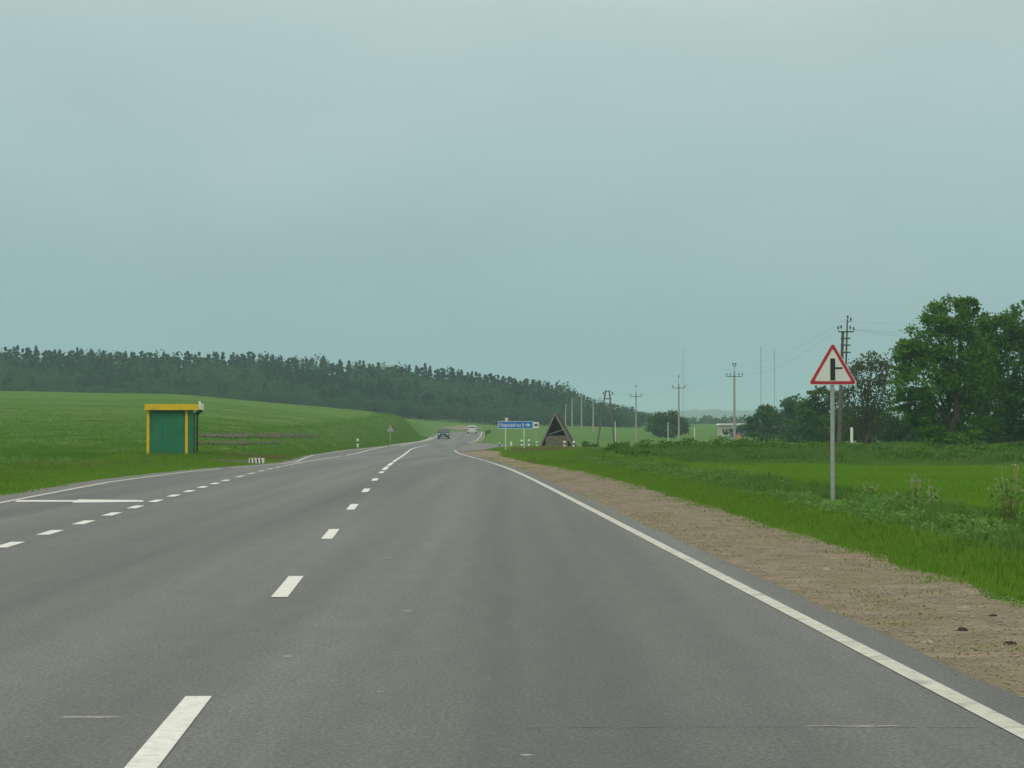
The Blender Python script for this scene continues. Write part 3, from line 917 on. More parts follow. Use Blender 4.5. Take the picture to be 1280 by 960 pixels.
for k_, (px, D, lab) in enumerate(((1052, 205, 'dark undergrowth tree behind the foot of the twin pole'), (1092, 210, 'dark undergrowth tree behind the thin olive tree'), (1128, 206, 'dark undergrowth tree left of the trunk of the tallest leafy tree'), (1165, 200, 'dark undergrowth tree behind the trunk of the tallest leafy tree'), (1240, 200, 'dark undergrowth tree behind the right-hand leafy trees'))):
    tree('undergrowth_tree', px, D, [(px, 522, 22, 16, .9), (px - 12, 538, 18, 13, .8), (px + 13, 540, 18, 12, .8), (px, 549, 24, 8, .7)], lab, M['leaf_dark'], 800, .3, .12, 20, .22, group='dark undergrowth under the right-hand trees')
def bush(px, D, bl, lab, mat='leaf_bush', per=700, leaf=.16, group=None):
    x = (px - 640) / F * D
    z = g(x, D)
    m = D / F
    root = empty('bush', (x, D, z), lab, 'bush', group)
    b3 = []
    for bx, by, rx, ry, w in bl:
        c = P(bx, by, D) - Vector((x, D, z))
        b3.append((c.x, rng.uniform(-.3, .3), c.z, rx * m, rx * m, ry * m, w))
    mb = MB()
    for b in b3:
        for k in range(4):
            limb(mb, (0, 0, -.1), (b[0] + random.gauss(0, b[3] * .4), random.gauss(0, b[3] * .4), max(b[2] + b[5] * .4, .3)), .03, .008, 5, 3, .2)
    mb.build('stems', M['bark'], root)
    C = crown_points(b3, per, 16, rng, .22)
    C = C[C[:, 2] > -.1]
    V, q = leaves(C, leaf)
    np_mesh('crown', V, q, M[mat], root)
bush(1162, 100, [(1160, 566, 20, 13, 1.4), (1148, 573, 14, 8, .8), (1172, 570, 12, 9, .7)], 'darkest round bush in the weedy bank below the tallest leafy tree', 'leaf_bush')
bush(1274, 104, [(1272, 562, 18, 10, 1), (1290, 566, 16, 10, 1)], 'bush in the weedy bank at the right edge of the picture')
bush(1106, 106, [(1104, 565, 16, 6, .9), (1120, 568, 12, 5, .6)], 'low spreading bush in the weedy bank left of the darkest round bush')
bush(955, 112, [(955, 562, 18, 5, 1), (972, 564, 12, 4, .6)], 'low bush on the weedy bank below the hazy trees')
bush(733, 200, [(733, 556, 8, 4, .9), (745, 558, 6, 3, .5)], 'low bush on the mound right of the wooden shelter')
bush(1000, 108, [(1000, 563, 16, 5, .8), (1014, 566, 10, 5, .5)], 'low bush on the weedy bank just left of the sign post')
bush(1060, 102, [(1058, 568, 12, 6, .7), (1070, 565, 10, 6, .5)], 'low bush on the weedy bank right of the sign post')
bush(1196, 108, [(1194, 562, 14, 6, .8), (1208, 565, 12, 6, .6)], 'low wide bush in the weedy bank just right of the darkest round bush')
bush(1228, 98, [(1226, 566, 12, 8, .8)], 'small bush in the weedy bank between the round bush and the right edge')

# ------------------------------------------------------------------ grass
def blades(X, Y, h, w, per, mat, name, label, cat, lean=.35, spread=.05, zoff=0.0, kind='stuff'):
    """tufts at (X,Y); h, w arrays or scalars; per blades in a tuft"""
    n = len(X)
    Z = G(X, Y) + zoff
    X = np.repeat(X, per); Y = np.repeat(Y, per); Z = np.repeat(Z, per)
    h = np.repeat(np.broadcast_to(h, (n,)), per) * rng.uniform(.5, 1.15, n * per)
    w = np.repeat(np.broadcast_to(w, (n,)), per) * rng.uniform(.6, 1.2, n * per)
    N = n * per
    X = X + rng.normal(0, 1, N) * spread; Y = Y + rng.normal(0, 1, N) * spread
    a = rng.uniform(0, 2 * math.pi, N)
    la = rng.uniform(0, 2 * math.pi, N)
    ll = h * lean * rng.uniform(.2, 1.4, N)
    dx, dy = np.cos(a) * w / 2, np.sin(a) * w / 2
    lx, ly = np.cos(la) * ll, np.sin(la) * ll
    V = np.stack([
        np.stack([X - dx, Y - dy, Z - .02], -1), np.stack([X + dx, Y + dy, Z - .02], -1),
        np.stack([X + dx * .8 + lx * .35, Y + dy * .8 + ly * .35, Z + h * .6], -1),
        np.stack([X + lx, Y + ly, Z + h], -1),
        np.stack([X - dx * .8 + lx * .35, Y - dy * .8 + ly * .35, Z + h * .6], -1)], 1).reshape(-1, 3)
    o = np_mesh(name, V, np.arange(5 * N).reshape(N, 5), mat)
    return tag(o, label, cat, None, kind)

def bare(X, Y):
    """true where the ploughed strips lie"""
    p = X / Y * F + 640
    q = 527 - (G(X, Y) - EYE) / Y * F
    out = np.zeros(len(X), bool)
    for p0, p1, q0, q1 in SOIL:
        out |= (p > p0) & (p < p1) & (q > q0) & (q < q1 + 1.2)
    return out
def sample(n, y0, y1, fa, fb, power=1.0):
    Y = y0 + (y1 - y0) * rng.uniform(0, 1, n) ** power
    a, b = fa(Y), fb(Y)
    return a + (b - a) * rng.uniform(0, 1, n), Y
gr = lambda y: cx(y) + goff(y)
def near_post(X, Y):
    return (np.abs(X - (1041 - 640) / F * Y) < .35) & (Y > 33) & (Y < 40.2)
def vnoise(X, Y, s, ph=0):
    return .5 + .25 * (np.sin(X * s + ph + 1.7 * np.sin(Y * s * .6)) + np.sin(Y * s * .83 + 2.1 * np.sin(X * s * .47 + ph)))
# short bright edge next to the gravel
X, Y = sample(15000, 8, 75, lambda y: gr(y) - .05 - .7 * rng.uniform(0, 1, len(y)) ** 4 * (vnoise(y * 3, y, 1.3) > .45), lambda y: gr(y) + 1.3, 1.1)
d = X - gr(Y)
blades(X, Y, .05 + .09 * np.clip(d, 0, 1.2), .012, 6, M['blade_fresh'], 'verge_grass', 'short bright grass edging the brown gravel shoulder', 'grass', spread=.06)
# rough verge
X, Y = sample(26000, 14, 86, lambda y: gr(y) + .9, lambda y: gr(y) + 4.6, 1.15)
k = ~near_post(X, Y)
X, Y = X[k], Y[k]
d = (X - gr(Y))
hh = (.05 + .24 * vnoise(X, Y, 1.1) * (.4 + vnoise(X, Y, 3.1, 2))) * np.clip(np.minimum((d - .6) / .9, (5.2 - d) / 1.2), .3, 1)
blades(X, Y, hh, .017, 6, M['blade_rough'], 'rough_grass', 'tall rough blue-green grass on the right verge around the sign post', 'grass', spread=.08)
# smooth crop field on the right
X, Y = sample(42000, 24, 90, lambda y: gr(y) + 4.2, lambda y: (1400 - 640) / F * y + 1.5, .8)
k = X > gr(Y) + 4.2
blades(X[k], Y[k], .13, .026, 5, M['blade_crop'], 'crop_grass', 'even bright green crop in the right-hand field', 'crop', spread=.12)
# weedy bank
X, Y = sample(36000, 84, 116, lambda y: np.maximum((725 - 640) / F * y, gr(y) + 1.5), lambda y: (1420 - 640) / F * y)
hh = (.22 + .42 * vnoise(X, Y, .9, 2)) * np.clip((Y - 82) / 8, .25, 1)
hh = hh * np.clip((X - gr(Y)) / 9, .35, 1)
blades(X, Y, hh, .045, 6, M['blade_rough'], 'weeds', 'tall weeds on the bank behind the right-hand crop field', 'weeds', spread=.16)
# grass between the side road and the verge, D 80-200
X, Y = sample(14000, 76, 235, lambda y: gr(y) + .1, lambda y: np.maximum(gr(y) + 6, (790 - 640) / F * y))
xs_l = np.interp(Y, [75, 150, 168, 196, 216, 228, 236], [-99, -99, -2.0, -1.0, 1.6, 7, 60])
k = X > xs_l
X, Y = X[k], Y[k]
blades(X, Y, (.10 + .16 * vnoise(X, Y, .7)) * np.interp(Y, [80, 150, 185, 235], [1.2, 1.2, .55, .5]), .05, 6, M['blade_fresh'], 'verge_grass', 'green grass mound around the blue sign and striped posts', 'grass', spread=.18)
# left verge and field edge
gl = lambda y: cx(y) + loff(y) - .42
X, Y = sample(16000, 26, 100, lambda y: gl(y) - 6.5, lambda y: gl(y) + .05, 1.0)
k = ~((X > -12.3) & (X < -9.5) & (Y > 77) & (Y < 84.5))
X, Y = X[k], Y[k]
d = gl(Y) - X
blades(X, Y, np.clip(.06 + .05 * d, .05, .2) * (.6 + .8 * vnoise(X, Y, .8, 1)), .028, 6, M['blade_fresh'], 'verge_grass', 'green roadside grass left of the road in front of the shelter', 'grass', spread=.12)
X, Y = sample(30000, 45, 240, lambda y: (-130 - 640) / F * y, lambda y: gl(y) - 4, 1.2)
k = ~bare(X, Y) | (rng.random(len(X)) < .8)
X, Y = X[k], Y[k]
blades(X, Y, (.07 + .07 * vnoise(X, Y, .35, 3)) * np.clip(1.2 - Y / 220, .15, 1), .055, 5, M['blade_field'], 'field_grass', 'rough green grass of the rising left-hand field', 'grass', spread=.2)
X, Y = sample(14000, 90, 330, lambda y: gl(y) - 7 * rng.uniform(.2, 1, len(y)), lambda y: gl(y) + .1, .8)
k = ~bare(X, Y) | (rng.random(len(X)) < .8)
X, Y = X[k], Y[k]
blades(X, Y, .06 + .07 * vnoise(X, Y, .5, 3), .06, 4, M['blade_field'], 'verge_grass', 'grass bank along the left edge of the road beyond the shelter', 'grass', spread=.22)
def leafy(X, Y, n, hmax, rad, size, mat, name, label):
    N = len(X) * n
    Z = np.repeat(G(X, Y), n)
    hm_ = np.repeat(rng.uniform(.35, 1.0, len(X)) * hmax * (.35 + vnoise(X, Y, .33, 2.5)), n)
    t = rng.uniform(0, 1, N) ** .6
    C = np.stack([np.repeat(X, n) + rng.normal(0, 1, N) * rad * (1.15 - t * .6), np.repeat(Y, n) + rng.normal(0, 1, N) * rad, Z + hm_ * t], -1)
    V, q = leaves(C, size)
    return tag(np_mesh(name, V, q, mat), label, 'weeds', None, 'stuff')
X, Y = sample(1500, 14, 84, lambda y: gr(y) + 1.2, lambda y: gr(y) + 4.9, 1.1)
k = (vnoise(X, Y, .8, 5) > .42) & ~near_post(X, Y)
leafy(X[k], Y[k], 34, .30, .13, .045, M['leaf_weed'], 'leafy_weeds', 'pale green leafy weeds among the rough verge grass')
X, Y = sample(1700, 86, 114, lambda y: np.maximum((760 - 640) / F * y, gr(y) + 4), lambda y: (1400 - 640) / F * y)
k = vnoise(X, Y, .6, 1) > .38
leafy(X[k], Y[k], 60, .75, .22, .11, M['leaf_bush'], 'leafy_weeds', 'darker leafy weeds and nettles covering the bank behind the crop field')
X, Y = sample(500, 50, 80, lambda y: gl(y) - 12, lambda y: gl(y) - 4)
leafy(X, Y, 26, .22, .12, .06, M['leaf_weed'], 'leafy_weeds', 'low leafy weeds in front of the green shelter')
# dry stalks
X, Y = sample(160, 50, 72, lambda y: gl(y) - 7.5, lambda y: gl(y) - 3.5)
X2, Y2 = sample(90, 86, 96, lambda y: (1180 - 640) / F * y, lambda y: (1260 - 640) / F * y)
X3, Y3 = sample(900, 118, 160, lambda y: gr(y) + .8, lambda y: gr(y) + 5.0)
X4, Y4 = sample(140, 88, 93, lambda y: -13.0 + 0 * y, lambda y: -10 + 0 * y)
blades(np.concatenate([X, X2, X3, X4]), np.concatenate([Y, Y2, Y3, Y4]), np.concatenate([np.full(160, .32), np.full(90, .5), np.full(900, .42), np.full(140, .3)]), .02, 5, M['blade_dry'],
       'dry_grass', 'scattered dry straw-coloured grass stalks', 'grass', lean=.2, spread=.15)
# weeds creeping over the gravel
X, Y = sample(2600, 8, 110, lambda y: cx(y) + roff(y) - .03, lambda y: cx(y) + roff(y) + .75, 1.0)
k = vnoise(X, Y, .9, 4) > .45
blades(X[k], Y[k], .035, .012, 5, M['blade_fresh'], 'gravel_weeds', 'tiny weeds creeping over the gravel beside the asphalt', 'weeds', lean=.7, spread=.05)
# stones on the gravel
def pebbles(n, y0, y1, smin, smax, mat, name, label, spill=False):
    if spill:
        X, Y = sample(n, y0, y1, lambda y: cx(y) + roff(y) - .55 * rng.uniform(0, 1, n) ** 3, lambda y: cx(y) + roff(y) + .02, 1.2)
    else:
        X, Y = sample(n, y0, y1, lambda y: cx(y) + roff(y) + .05, lambda y: gr(y), 1.2)
    base = np.array([(1, 0, 0), (0, 1, 0), (-1, 0, 0), (0, -1, 0), (0, 0, 1), (0, 0, -1)], float)
    tri = np.array([(0, 1, 4), (1, 2, 4), (2, 3, 4), (3, 0, 4), (1, 0, 5), (2, 1, 5), (3, 2, 5), (0, 3, 5)])
    S = rng.uniform(smin, smax, n) ** 1.0
    V = base[None] * S[:, None, None] * rng.uniform(.5, 1.3, (n, 6, 1)) * np.array([1, 1, .5])
    a = rng.uniform(0, 6.28, n)
    ca, sa = np.cos(a)[:, None], np.sin(a)[:, None]
    V = np.stack([V[:, :, 0] * ca - V[:, :, 1] * sa, V[:, :, 0] * sa + V[:, :, 1] * ca, V[:, :, 2]], -1)
    V = V + np.stack([X, Y, zr(Y) + (.002 if spill else -.008)], -1)[:, None, :]
    Q_ = (tri[None] + (np.arange(n) * 6)[:, None, None]).reshape(-1, 3)
    return tag(np_mesh(name, V.reshape(-1, 3), Q_, mat), label, 'stones', None, 'stuff')
pebbles(16000, 7, 60, .004, .014, M['stone'], 'gravel_stones', 'loose stones scattered on the brown gravel shoulder')
pebbles(2200, 7, 60, .003, .008, M['stone'], 'road_grit', 'fine grit spilt from the shoulder onto the asphalt edge', True)

# umbellifer plants and dry weed clumps on the verge
def weed_clump(px, py, D, h, lab, nst=9, flowers=True):
    x = (px - 640) / F * D
    z = g(x, D)
    root = empty('tall_weed', (x, D, z), lab, 'weed', 'tall weeds standing out of the verge grass')
    st, fl, lf = MB(), [], []
    for k in range(nst):
        b = Vector((random.gauss(0, .006), random.gauss(0, .006), -.03))
        tp = b + Vector((random.gauss(0, .17), random.gauss(0, .17), h * random.uniform(.6, 1.1)))
        st.tube(b, tp, .010, .005, 4)
        for j in range(5):
            fl.append((tp.x + random.gauss(0, .05), tp.y + random.gauss(0, .05), tp.z + random.gauss(0, .012)))
        for j in range(18):
            t = random.uniform(.05, .8)
            p = b.lerp(tp, t)
            lf.append((p.x + random.gauss(0, .08), p.y + random.gauss(0, .08), p.z))
    st.build('stalks', M['stalk'], root)
    V, q = leaves(np.array(lf), .07)
    np_mesh('leaves', V, q, M['blade_rough'], root)
    if flowers:
        V, q = leaves(np.array(fl), .028)
        tag(np_mesh('flower_heads', V, q, M['umbel'], root), kind='stuff')
weed_clump(1262, 0, 29, .85, 'pale-flowered tall weed with dry stalks at the right edge of the picture', 14)
weed_clump(1140, 0, 32, .62, 'dry-stalked weed in the verge below and right of the triangle sign', 7)
weed_clump(1163, 0, 33, .55, 'white-flowered weed with a leaning dry stalk in the verge, second from the right edge', 5)
weed_clump(1085, 0, 41, .35, 'low weed just right of the foot of the sign post', 6)
weed_clump(918, 0, 55, .4, 'small white-flowered weed in the verge left of the sign', 5)

# dark scraps and pale chunks on the gravel
def scrap(px, py, sx, mat, lab, name, cat):
    x, D = on_road(px, py)
    mb = MB()
    n = 9
    ring = [(math.cos(t) * sx * random.uniform(.7, 1.1), math.sin(t) * sx * .55 * random.uniform(.6, 1.1)) for t in [2 * math.pi * i / n for i in range(n)]]
    vs = [(a, b, 0) for a, b in ring] + [(a * .6, b * .6, sx * .35 * random.uniform(.6, 1.2)) for a, b in ring]
    mb.add(vs, [(i, (i + 1) % n, n + (i + 1) % n, n + i) for i in range(n)] + [tuple(range(n, 2 * n))])
    o = mb.build(name, mat, None, (x, D, float(zr(D)) - .012))
    tag(o, lab, cat)
scrap(1203, 786, .055, M['debris'], 'dark clod on the gravel, the nearer left one of two', 'clod', 'clod')
scrap(1264, 803, .05, M['debris'], 'dark flat clod on the gravel at the right edge', 'clod', 'clod')
scrap(1240, 768, .04, M['debris'], 'smallest dark clod on the gravel above the other two', 'clod', 'clod')
scrap(1205, 758, .045, M['stone'], 'pale stone on the gravel right of the road, the larger left one', 'stone', 'stone')
scrap(1227, 757, .03, M['stone'], 'small pale stone on the gravel beside the larger one', 'stone', 'stone')
scrap(1160, 801, .05, M['stone'], 'pale stone lying near the asphalt edge', 'stone', 'stone')
scrap(1032, 711, .055, M['stone'], 'pale stone further up the gravel shoulder', 'stone', 'stone')

# ------------------------------------------------------------------ triangle warning sign
D = 40.0
x = (1041 - 640) / F * D
zb = g(x, D)
s = empty('road_sign', (x, D, zb), 'large white triangle warning sign with red border and black side-road symbol on a grey post', 'road sign')
def lz(py): return P(1041, py, D).z - zb
post = MB(); post.tube((0, .05, -.3), (0, .05, lz(436)), .042, .042, 14)
post.lathe([(.044, 0), (.044, .015), (.01, .03)], (0, .05, lz(436)), 12)
post.build('post', M['galv'], s)
def rtri(scale, zc, r, n=6, w=.94, h=.815):
    """rounded triangle outline centred on its centroid"""
    cs = [(-w / 2, -h / 3), (w / 2, -h / 3), (0, h * 2 / 3)]
    pts = []
    for i, c in enumerate(cs):
        pc, nx = Vector(cs[i - 1]), Vector(cs[(i + 1) % 3])
        c = Vector(c)
        d1, d2 = (pc - c).normalized(), (nx - c).normalized()
        a, b = c + d1 * r * 1.7, c + d2 * r * 1.7
        for k in range(n + 1):
            t = k / n
            p = a * (1 - t) ** 2 + c * 2 * t * (1 - t) + b * t * t
            pts.append((p.x * scale, p.y * scale + zc))
    return pts
zc = lz(481) + .815 / 3 + .01
pn = MB(); pn.prism_y(rtri(1.035, zc, .045), -.012, .008)
panel = pn.build('panel', M['white_sheet'], s)
tag(panel, 'white rimmed triangular plate')
def ring_y(mb, o_, i_, y):
    n = len(o_)
    vs = [(a, y, b) for a, b in o_] + [(a, y, b) for a, b in i_]
    mb.add(vs, [(i, (i + 1) % n, n + (i + 1) % n, n + i) for i in range(n)])
bd = MB(); ring_y(bd, rtri(1.0, zc, .05), rtri(.775, zc + .0, .03), -.0145)
bd.build('red_border', M['red_sheet'], panel)
sy = MB()
u = D / F
sy.box(-3.2 * u, 3.0 * u, -.0165, -.0135, lz(475.5), lz(448))
sy.box(3.0 * u, 12.0 * u, -.0165, -.0135, lz(461.3), lz(459.0))
sy.build('symbol', M['black_sheet'], panel)
cl = MB()
for zz in (zc + .28, zc - .16):
    cl = MB(); cl.box(-.07, .07, .009, .055, zz - .02, zz + .02); cl.build('clamp', M['galv'], s)

# ------------------------------------------------------------------ green and yellow bus shelter
D = 85.0
x0 = (184 - 640) / F * D
zb = g(-14.2, 85.0)
bs = empty('bus_shelter', (-14.2, 85.0, zb), 'green metal bus shelter with yellow posts and yellow flat roof edge, left of the road', 'bus shelter', None, R(6.5))
LXs = lambda px: (px - 640) / F * D + 14.2
LZs = lambda py: P(0, py, D).z - zb
zt = LZs(505)          # roof top
zu = LZs(512)
xl, xr, xe = LXs(186), LXs(233), LXs(244)
dp = 2.9               # length along the road
w = MB(); w.box(xl + .06, xr - .07, -.03, .03, .0, zu - .02); 
for i in range(9):
    a = xl + .08 + (xr - xl - .18) * i / 8
    w.box(a - .012, a + .012, -.042, -.031, .02, zu - .04)
w.build('side_wall', M['green_paint'], bs)
w = MB(); w.box(xl + .06, xr - .07, dp - .03, dp + .03, 0, zu - .02); w.build('side_wall', M['green_paint'], bs)
w = MB(); w.box(xl - .03, xl + .03, .08, dp - .08, 0, zu - .02); w.build('back_wall', M['green_paint'], bs)
w = MB(); w.box(xr + .05, xe - .08, -.02, .02, 0, zu - .02); w.build('side_wing', M['green_paint'], bs)
for px_, yy in ((xl - .01, 0), (xr, 0), (xl - .01, dp), (xr, dp)):
    w = MB(); w.box(px_ - .06, px_ + .06, yy - .07, yy + .07, -.2, zu, .015); w.build('post', M['yellow'] if yy == 0 else M['dark_green'], bs)
for yy in (0, dp):
    w = MB(); w.box(xe - .075, xe - .005, yy - .05, yy + .05, -.2, zu - .18)
    w.beam((xe - .04, yy, zu - .2), (LXs(249.5), yy, zu - .01), .07, .09)
    w.build('bracket', M['dark_green'], bs)
rf_ = MB(); rf_.box(LXs(183), LXs(247), -.22, dp + .22, zu + .005, zt - .03)
rf_.build('roof', M['dark_green'], bs)
fa = MB()
fa.box(LXs(181.5), LXs(248.5), -.27, -.225, zu - .02, zt)
fa.box(LXs(181.5), LXs(183) - .002, -.224, dp + .224, zu - .02, zt)
fa.build('fascia', M['yellow'], bs)
fw = MB(); fw.box(LXs(248.5) + .003, LXs(251), -.27, dp + .27, zu + .0, zt + .04)
fw.box(LXs(248), LXs(250.5), -.2, .0, zt + .042, zt + .12)
fw.build('sign_board', M['white_paint'], bs)
bn = MB(); bn.box(xl + .12, xl + .5, .3, dp - .3, .42, .46)
for yy in (.5, dp / 2, dp - .5): bn.box(xl + .16, xl + .46, yy - .04, yy + .04, 0, .418)
bn.build('bench', M['bright_wood'], bs)
# kerb of the bus platform, striped
xk, Dk = on_road(320, 579)
kb = empty('striped_kerb', (xk, Dk, float(zr(Dk)) - .02), 'short black and white striped kerb block at the end of the bus bay', 'kerb')
k0 = MB(); k0.box(-.27, .27, -.0, .35, 0, .20, .02); k0.build('block', M['white_paint'], kb)
for i in range(4):
    a = -.20 + i * .125
    b_ = MB(); b_.add([(a, -.004, .004), (a + .05, -.004, .004), (a + .02, -.004, .198), (a - .03, -.004, .198)], [(0, 1, 2, 3)])
    b_.build('stripe', M['black_paint'], kb)

# ------------------------------------------------------------------ wooden A-frame shelter
D = 215.0
x = (696 - 640) / F * D
zb = g(x, D)
af = empty('wooden_shelter', (x, D, zb), 'steep triangular wooden shelter with open front and low stone wall beside the side road', 'shelter')
L = lambda px, py: (P(px, py, D).x - x, P(px, py, D).z - zb)
apx, apz = L(693.5, 517.5)
lx, _ = L(674, 557)
rx, _ = L(717.5, 557)
dep = 2.6
sh = 1.0                # the hut is turned a little, its rear stands further right
for sgn, ex in ((-1, lx), (1, rx)):
    m_ = MB()
    n_ = Vector((apz, 0, -(ex - apx) * -1)).normalized()
    # roof plane from the ridge to the ground
    a0, a1 = Vector((apx, 0, apz)), Vector((ex, 0, -.1))
    d_ = (a1 - a0).normalized()
    nn = Vector((-d_.z, 0, d_.x)) * (-1 if sgn > 0 else 1) * .05
    off = Vector((sh * .5, dep, 0))
    vs = [a0, a1, a1 + off, a0 + off, a0 + nn, a1 + nn, a1 + off + nn, a0 + off + nn]
    m_.add(vs, [(0, 1, 2, 3), (7, 6, 5, 4), (0, 4, 5, 1), (1, 5, 6, 2), (2, 6, 7, 3), (3, 7, 4, 0)])
    m_.build('roof_slope', M['dark_wood'], af)
    m_ = MB(); m_.beam((apx, -.06, apz + .05), (ex, -.06, -.1), .14, .17); m_.build('barge_board', M['grey_wood'], af)
m_ = MB(); 
bw = [(apx + sh * .5 + (lx - apx) * .96, 0.02), (apx + sh * .5 + (rx - apx) * .96, .02), (apx + sh * .5, apz * .95)]
m_.prism_y(bw, dep - .08, dep - .02); m_.build('back_wall', M['dark_wood'], af)
m_ = MB(); 
(a_, az), (b_, _bz) = L(682, 545), L(709.5, 544)
m_.box(a_, b_, .12, .42, -.1, az, .03); m_.build('stone_wall', M['rubble'], af)
m_ = MB(); m_.beam((L(686, 543)[0], .05, L(686, 543)[1]), (L(707, 536)[0], .05, L(707, 536)[1]), .1, .09); m_.build('cross_beam', M['grey_wood'], af)
m_ = MB(); m_.box(L(686, 0)[0], L(708, 0)[0], .5, .95, az + .02, az + .07); m_.box(L(690, 0)[0], L(692, 0)[0], .6, .8, 0, az + .015); m_.box(L(703, 0)[0], L(705, 0)[0], .6, .8, 0, az + .015)
m_.build('bench', M['bright_wood'], af)
m_ = MB(); m_.box(L(706, 0)[0], L(709.5, 0)[0], -.0, .1, -.1, L(0, 537)[1]); m_.build('post', M['rubble'], af)

# ------------------------------------------------------------------ blue direction sign
D = 165.0
x = (644 - 640) / F * D
zb = g(x, D)
ds = empty('direction_sign', (x, D, zb), 'long blue direction sign with white lettering and arrow on two pale posts', 'road sign')
def L(px, py):
    p = P(px, py, D)
    return p.x - x, p.z - zb
for px_ in (632.0, 655.0):
    m_ = MB(); top_ = L(px_, 522 if px_ < 640 else 528)[1]
    m_.tube((L(px_, 0)[0], .05, -.3), (L(px_, 0)[0], .05, top_), .035, .035, 8); m_.build('post', M['white_paint'], ds)
(x0, z1), (x1, z0) = L(622.6, 526.6), L(666.4, 536.0)
m_ = MB(); m_.box(x0, x1, -.02, .0, z0, z1); pnl = m_.build('panel', M['white_sheet'], ds)
m_ = MB(); b_ = .035
m_.add([(x0 + b_, -.0225, z0 + b_), (x1 - b_, -.0225, z0 + b_), (x1 - b_, -.0225, z1 - b_), (x0 + b_, -.0225, z1 - b_)], [(0, 1, 2, 3)])
m_.build('blue_face', M['blue_sheet'], pnl)
def text_mesh(name, body, h, loc, mat, parent, width=None):
    cu = bpy.data.curves.new(name, 'FONT')
    cu.body = body
    cu.size = 1.0
    cu.extrude = 0
    cu.offset = .012
    ob = bpy.data.objects.new(name, cu)
    COL.objects.link(ob)
    bpy.context.view_layer.update()
    dg = bpy.context.evaluated_depsgraph_get()
    me = bpy.data.meshes.new_from_object(ob.evaluated_get(dg))
    bpy.data.objects.remove(ob)
    n = len(me.vertices)
    co = np.empty(n * 3, np.float32); me.vertices.foreach_get('co', co); co = co.reshape(-1, 3)
    mn, mxx = co.min(0), co.max(0)
    sx = width / (mxx[0] - mn[0]); sz = h / (mxx[1] - mn[1])
    out = np.stack([(co[:, 0] - mn[0]) * sx, 0 * co[:, 0], (co[:, 1] - mn[1]) * sz], -1)
    me.vertices.foreach_set('co', out.astype(np.float32).ravel())
    me.materials.clear(); me.materials.append(mat)
    me.update()
    o2 = bpy.data.objects.new(name, me)
    COL.objects.link(o2)
    o2.parent = parent
    o2.location = loc
    return o2
hs = z1 - z0
text_mesh('lettering', 'Маркавічы', hs * .58, (x0 + .12, -.026, z0 + hs * .16), M['white_sheet'], pnl, (x1 - x0) * .60)
text_mesh('distance_number', '1', hs * .50, (x0 + (x1 - x0) * .70, -.026, z0 + hs * .2), M['white_sheet'], pnl, .07)
m_ = MB()
ax, zc_ = x0 + (x1 - x0) * .77, (z0 + z1) / 2
m_.prism_y([(ax, zc_ - .035), (ax + .2, zc_ - .035), (ax + .2, zc_ - .16), (ax + .42, zc_), (ax + .2, zc_ + .16), (ax + .2, zc_ + .035), (ax, zc_ + .035)], -.0265, -.0235)
m_.build('arrow', M['white_sheet'], pnl)
m_ = MB(); cxx, czz = L(633.4, 524.2)
m_.prism_y([(cxx - .11, czz - .12), (cxx + .11, czz - .12), (cxx + .11, czz + .12), (cxx - .11, czz + .12)], .0, .02)
m_.build('top_plate', M['white_sheet'], ds)
# bus stop sign behind
D = 196.0
x = (670 - 640) / F * D
zb = g(x, D)
bt = empty('bus_stop_sign', (x, D, zb), 'small white bus stop sign with dark symbol right of the blue sign', 'road sign')
h_ = P(0, 527.5, D).z - zb
hb_ = P(0, 535, D).z - zb
m_ = MB(); m_.tube((0, .04, -.2), (0, .04, h_ - .05), .028, .028, 8); m_.build('post', M['galv'], bt)
m_ = MB(); m_.box(-.27, .27, -.015, .01, hb_, h_); pl = m_.build('panel', M['white_sheet'], bt)
m_ = MB(); zc_ = (h_ + hb_) / 2
m_.box(-.17, .17, -.02, -.017, zc_ - .09, zc_ + .09); m_.box(-.13, -.06, -.02, -.017, zc_ - .13, zc_ - .092); m_.box(.06, .13, -.02, -.017, zc_ - .13, zc_ - .092)
m_.build('bus_symbol', M['black_sheet'], pl)
# triangle sign seen from behind, left of the road
D = 214.0
x = (488 - 640) / F * D
zb = g(x, D)
sb_ = empty('road_sign', (x, D, zb), 'small grey back of a triangle sign on a post left of the far road', 'road sign')
m_ = MB(); m_.tube((0, .0, -.2), (0, .0, P(0, 531, D).z - zb), .03, .03, 8); m_.build('post', M['galv'], sb_)
m_ = MB(); m_.prism_y([(a * .9, b) for a, b in rtri(.9, P(0, 536.5, D).z - zb, .05)], -.055, -.035)
m_.build('panel', M['grey_back'], sb_)

# ------------------------------------------------------------------ white marker posts with black band
def marker_post(px, py_top, py_base, D, label, w=.06, bands=((.50, .72),), group='black and white roadside posts'):
    x = (px - 640) / F * D
    z0_ = g(x, D)
    zt_ = P(px, py_top, D).z
    H = max(zt_ - z0_, .45)
    r = empty('marker_post', (x, D, z0_), label, 'marker post', group)
    m_ = MB(); m_.box(-w, w, -w * .7, w * .7, -.2, H - .03, .015)
    m_.add([(-w, -w * .7, H - .03), (w, -w * .7, H - .03), (w, w * .7, H - .03), (-w, w * .7, H - .03), (-w, w * .2, H + .02), (w, w * .2, H + .02)], [(0, 1, 5, 4), (2, 3, 4, 5), (0, 4, 3), (1, 2, 5)])
    m_.build('shaft', M['white_paint'], r)
    for a, b in bands:
        m_ = MB(); e = w + .004
        m_.box(-e, e, -e * .75, e * .75, H * a, H * b, .015); m_.build('black_band', M['black_paint'], r)
marker_post(624.3, 553.5, 561, 192, 'black and white post at the mouth of the side road, leftmost of the row', bands=((.2, .72),))
marker_post(652, 550, 559.5, 192, 'black and white post between the two posts of the blue sign', .09)
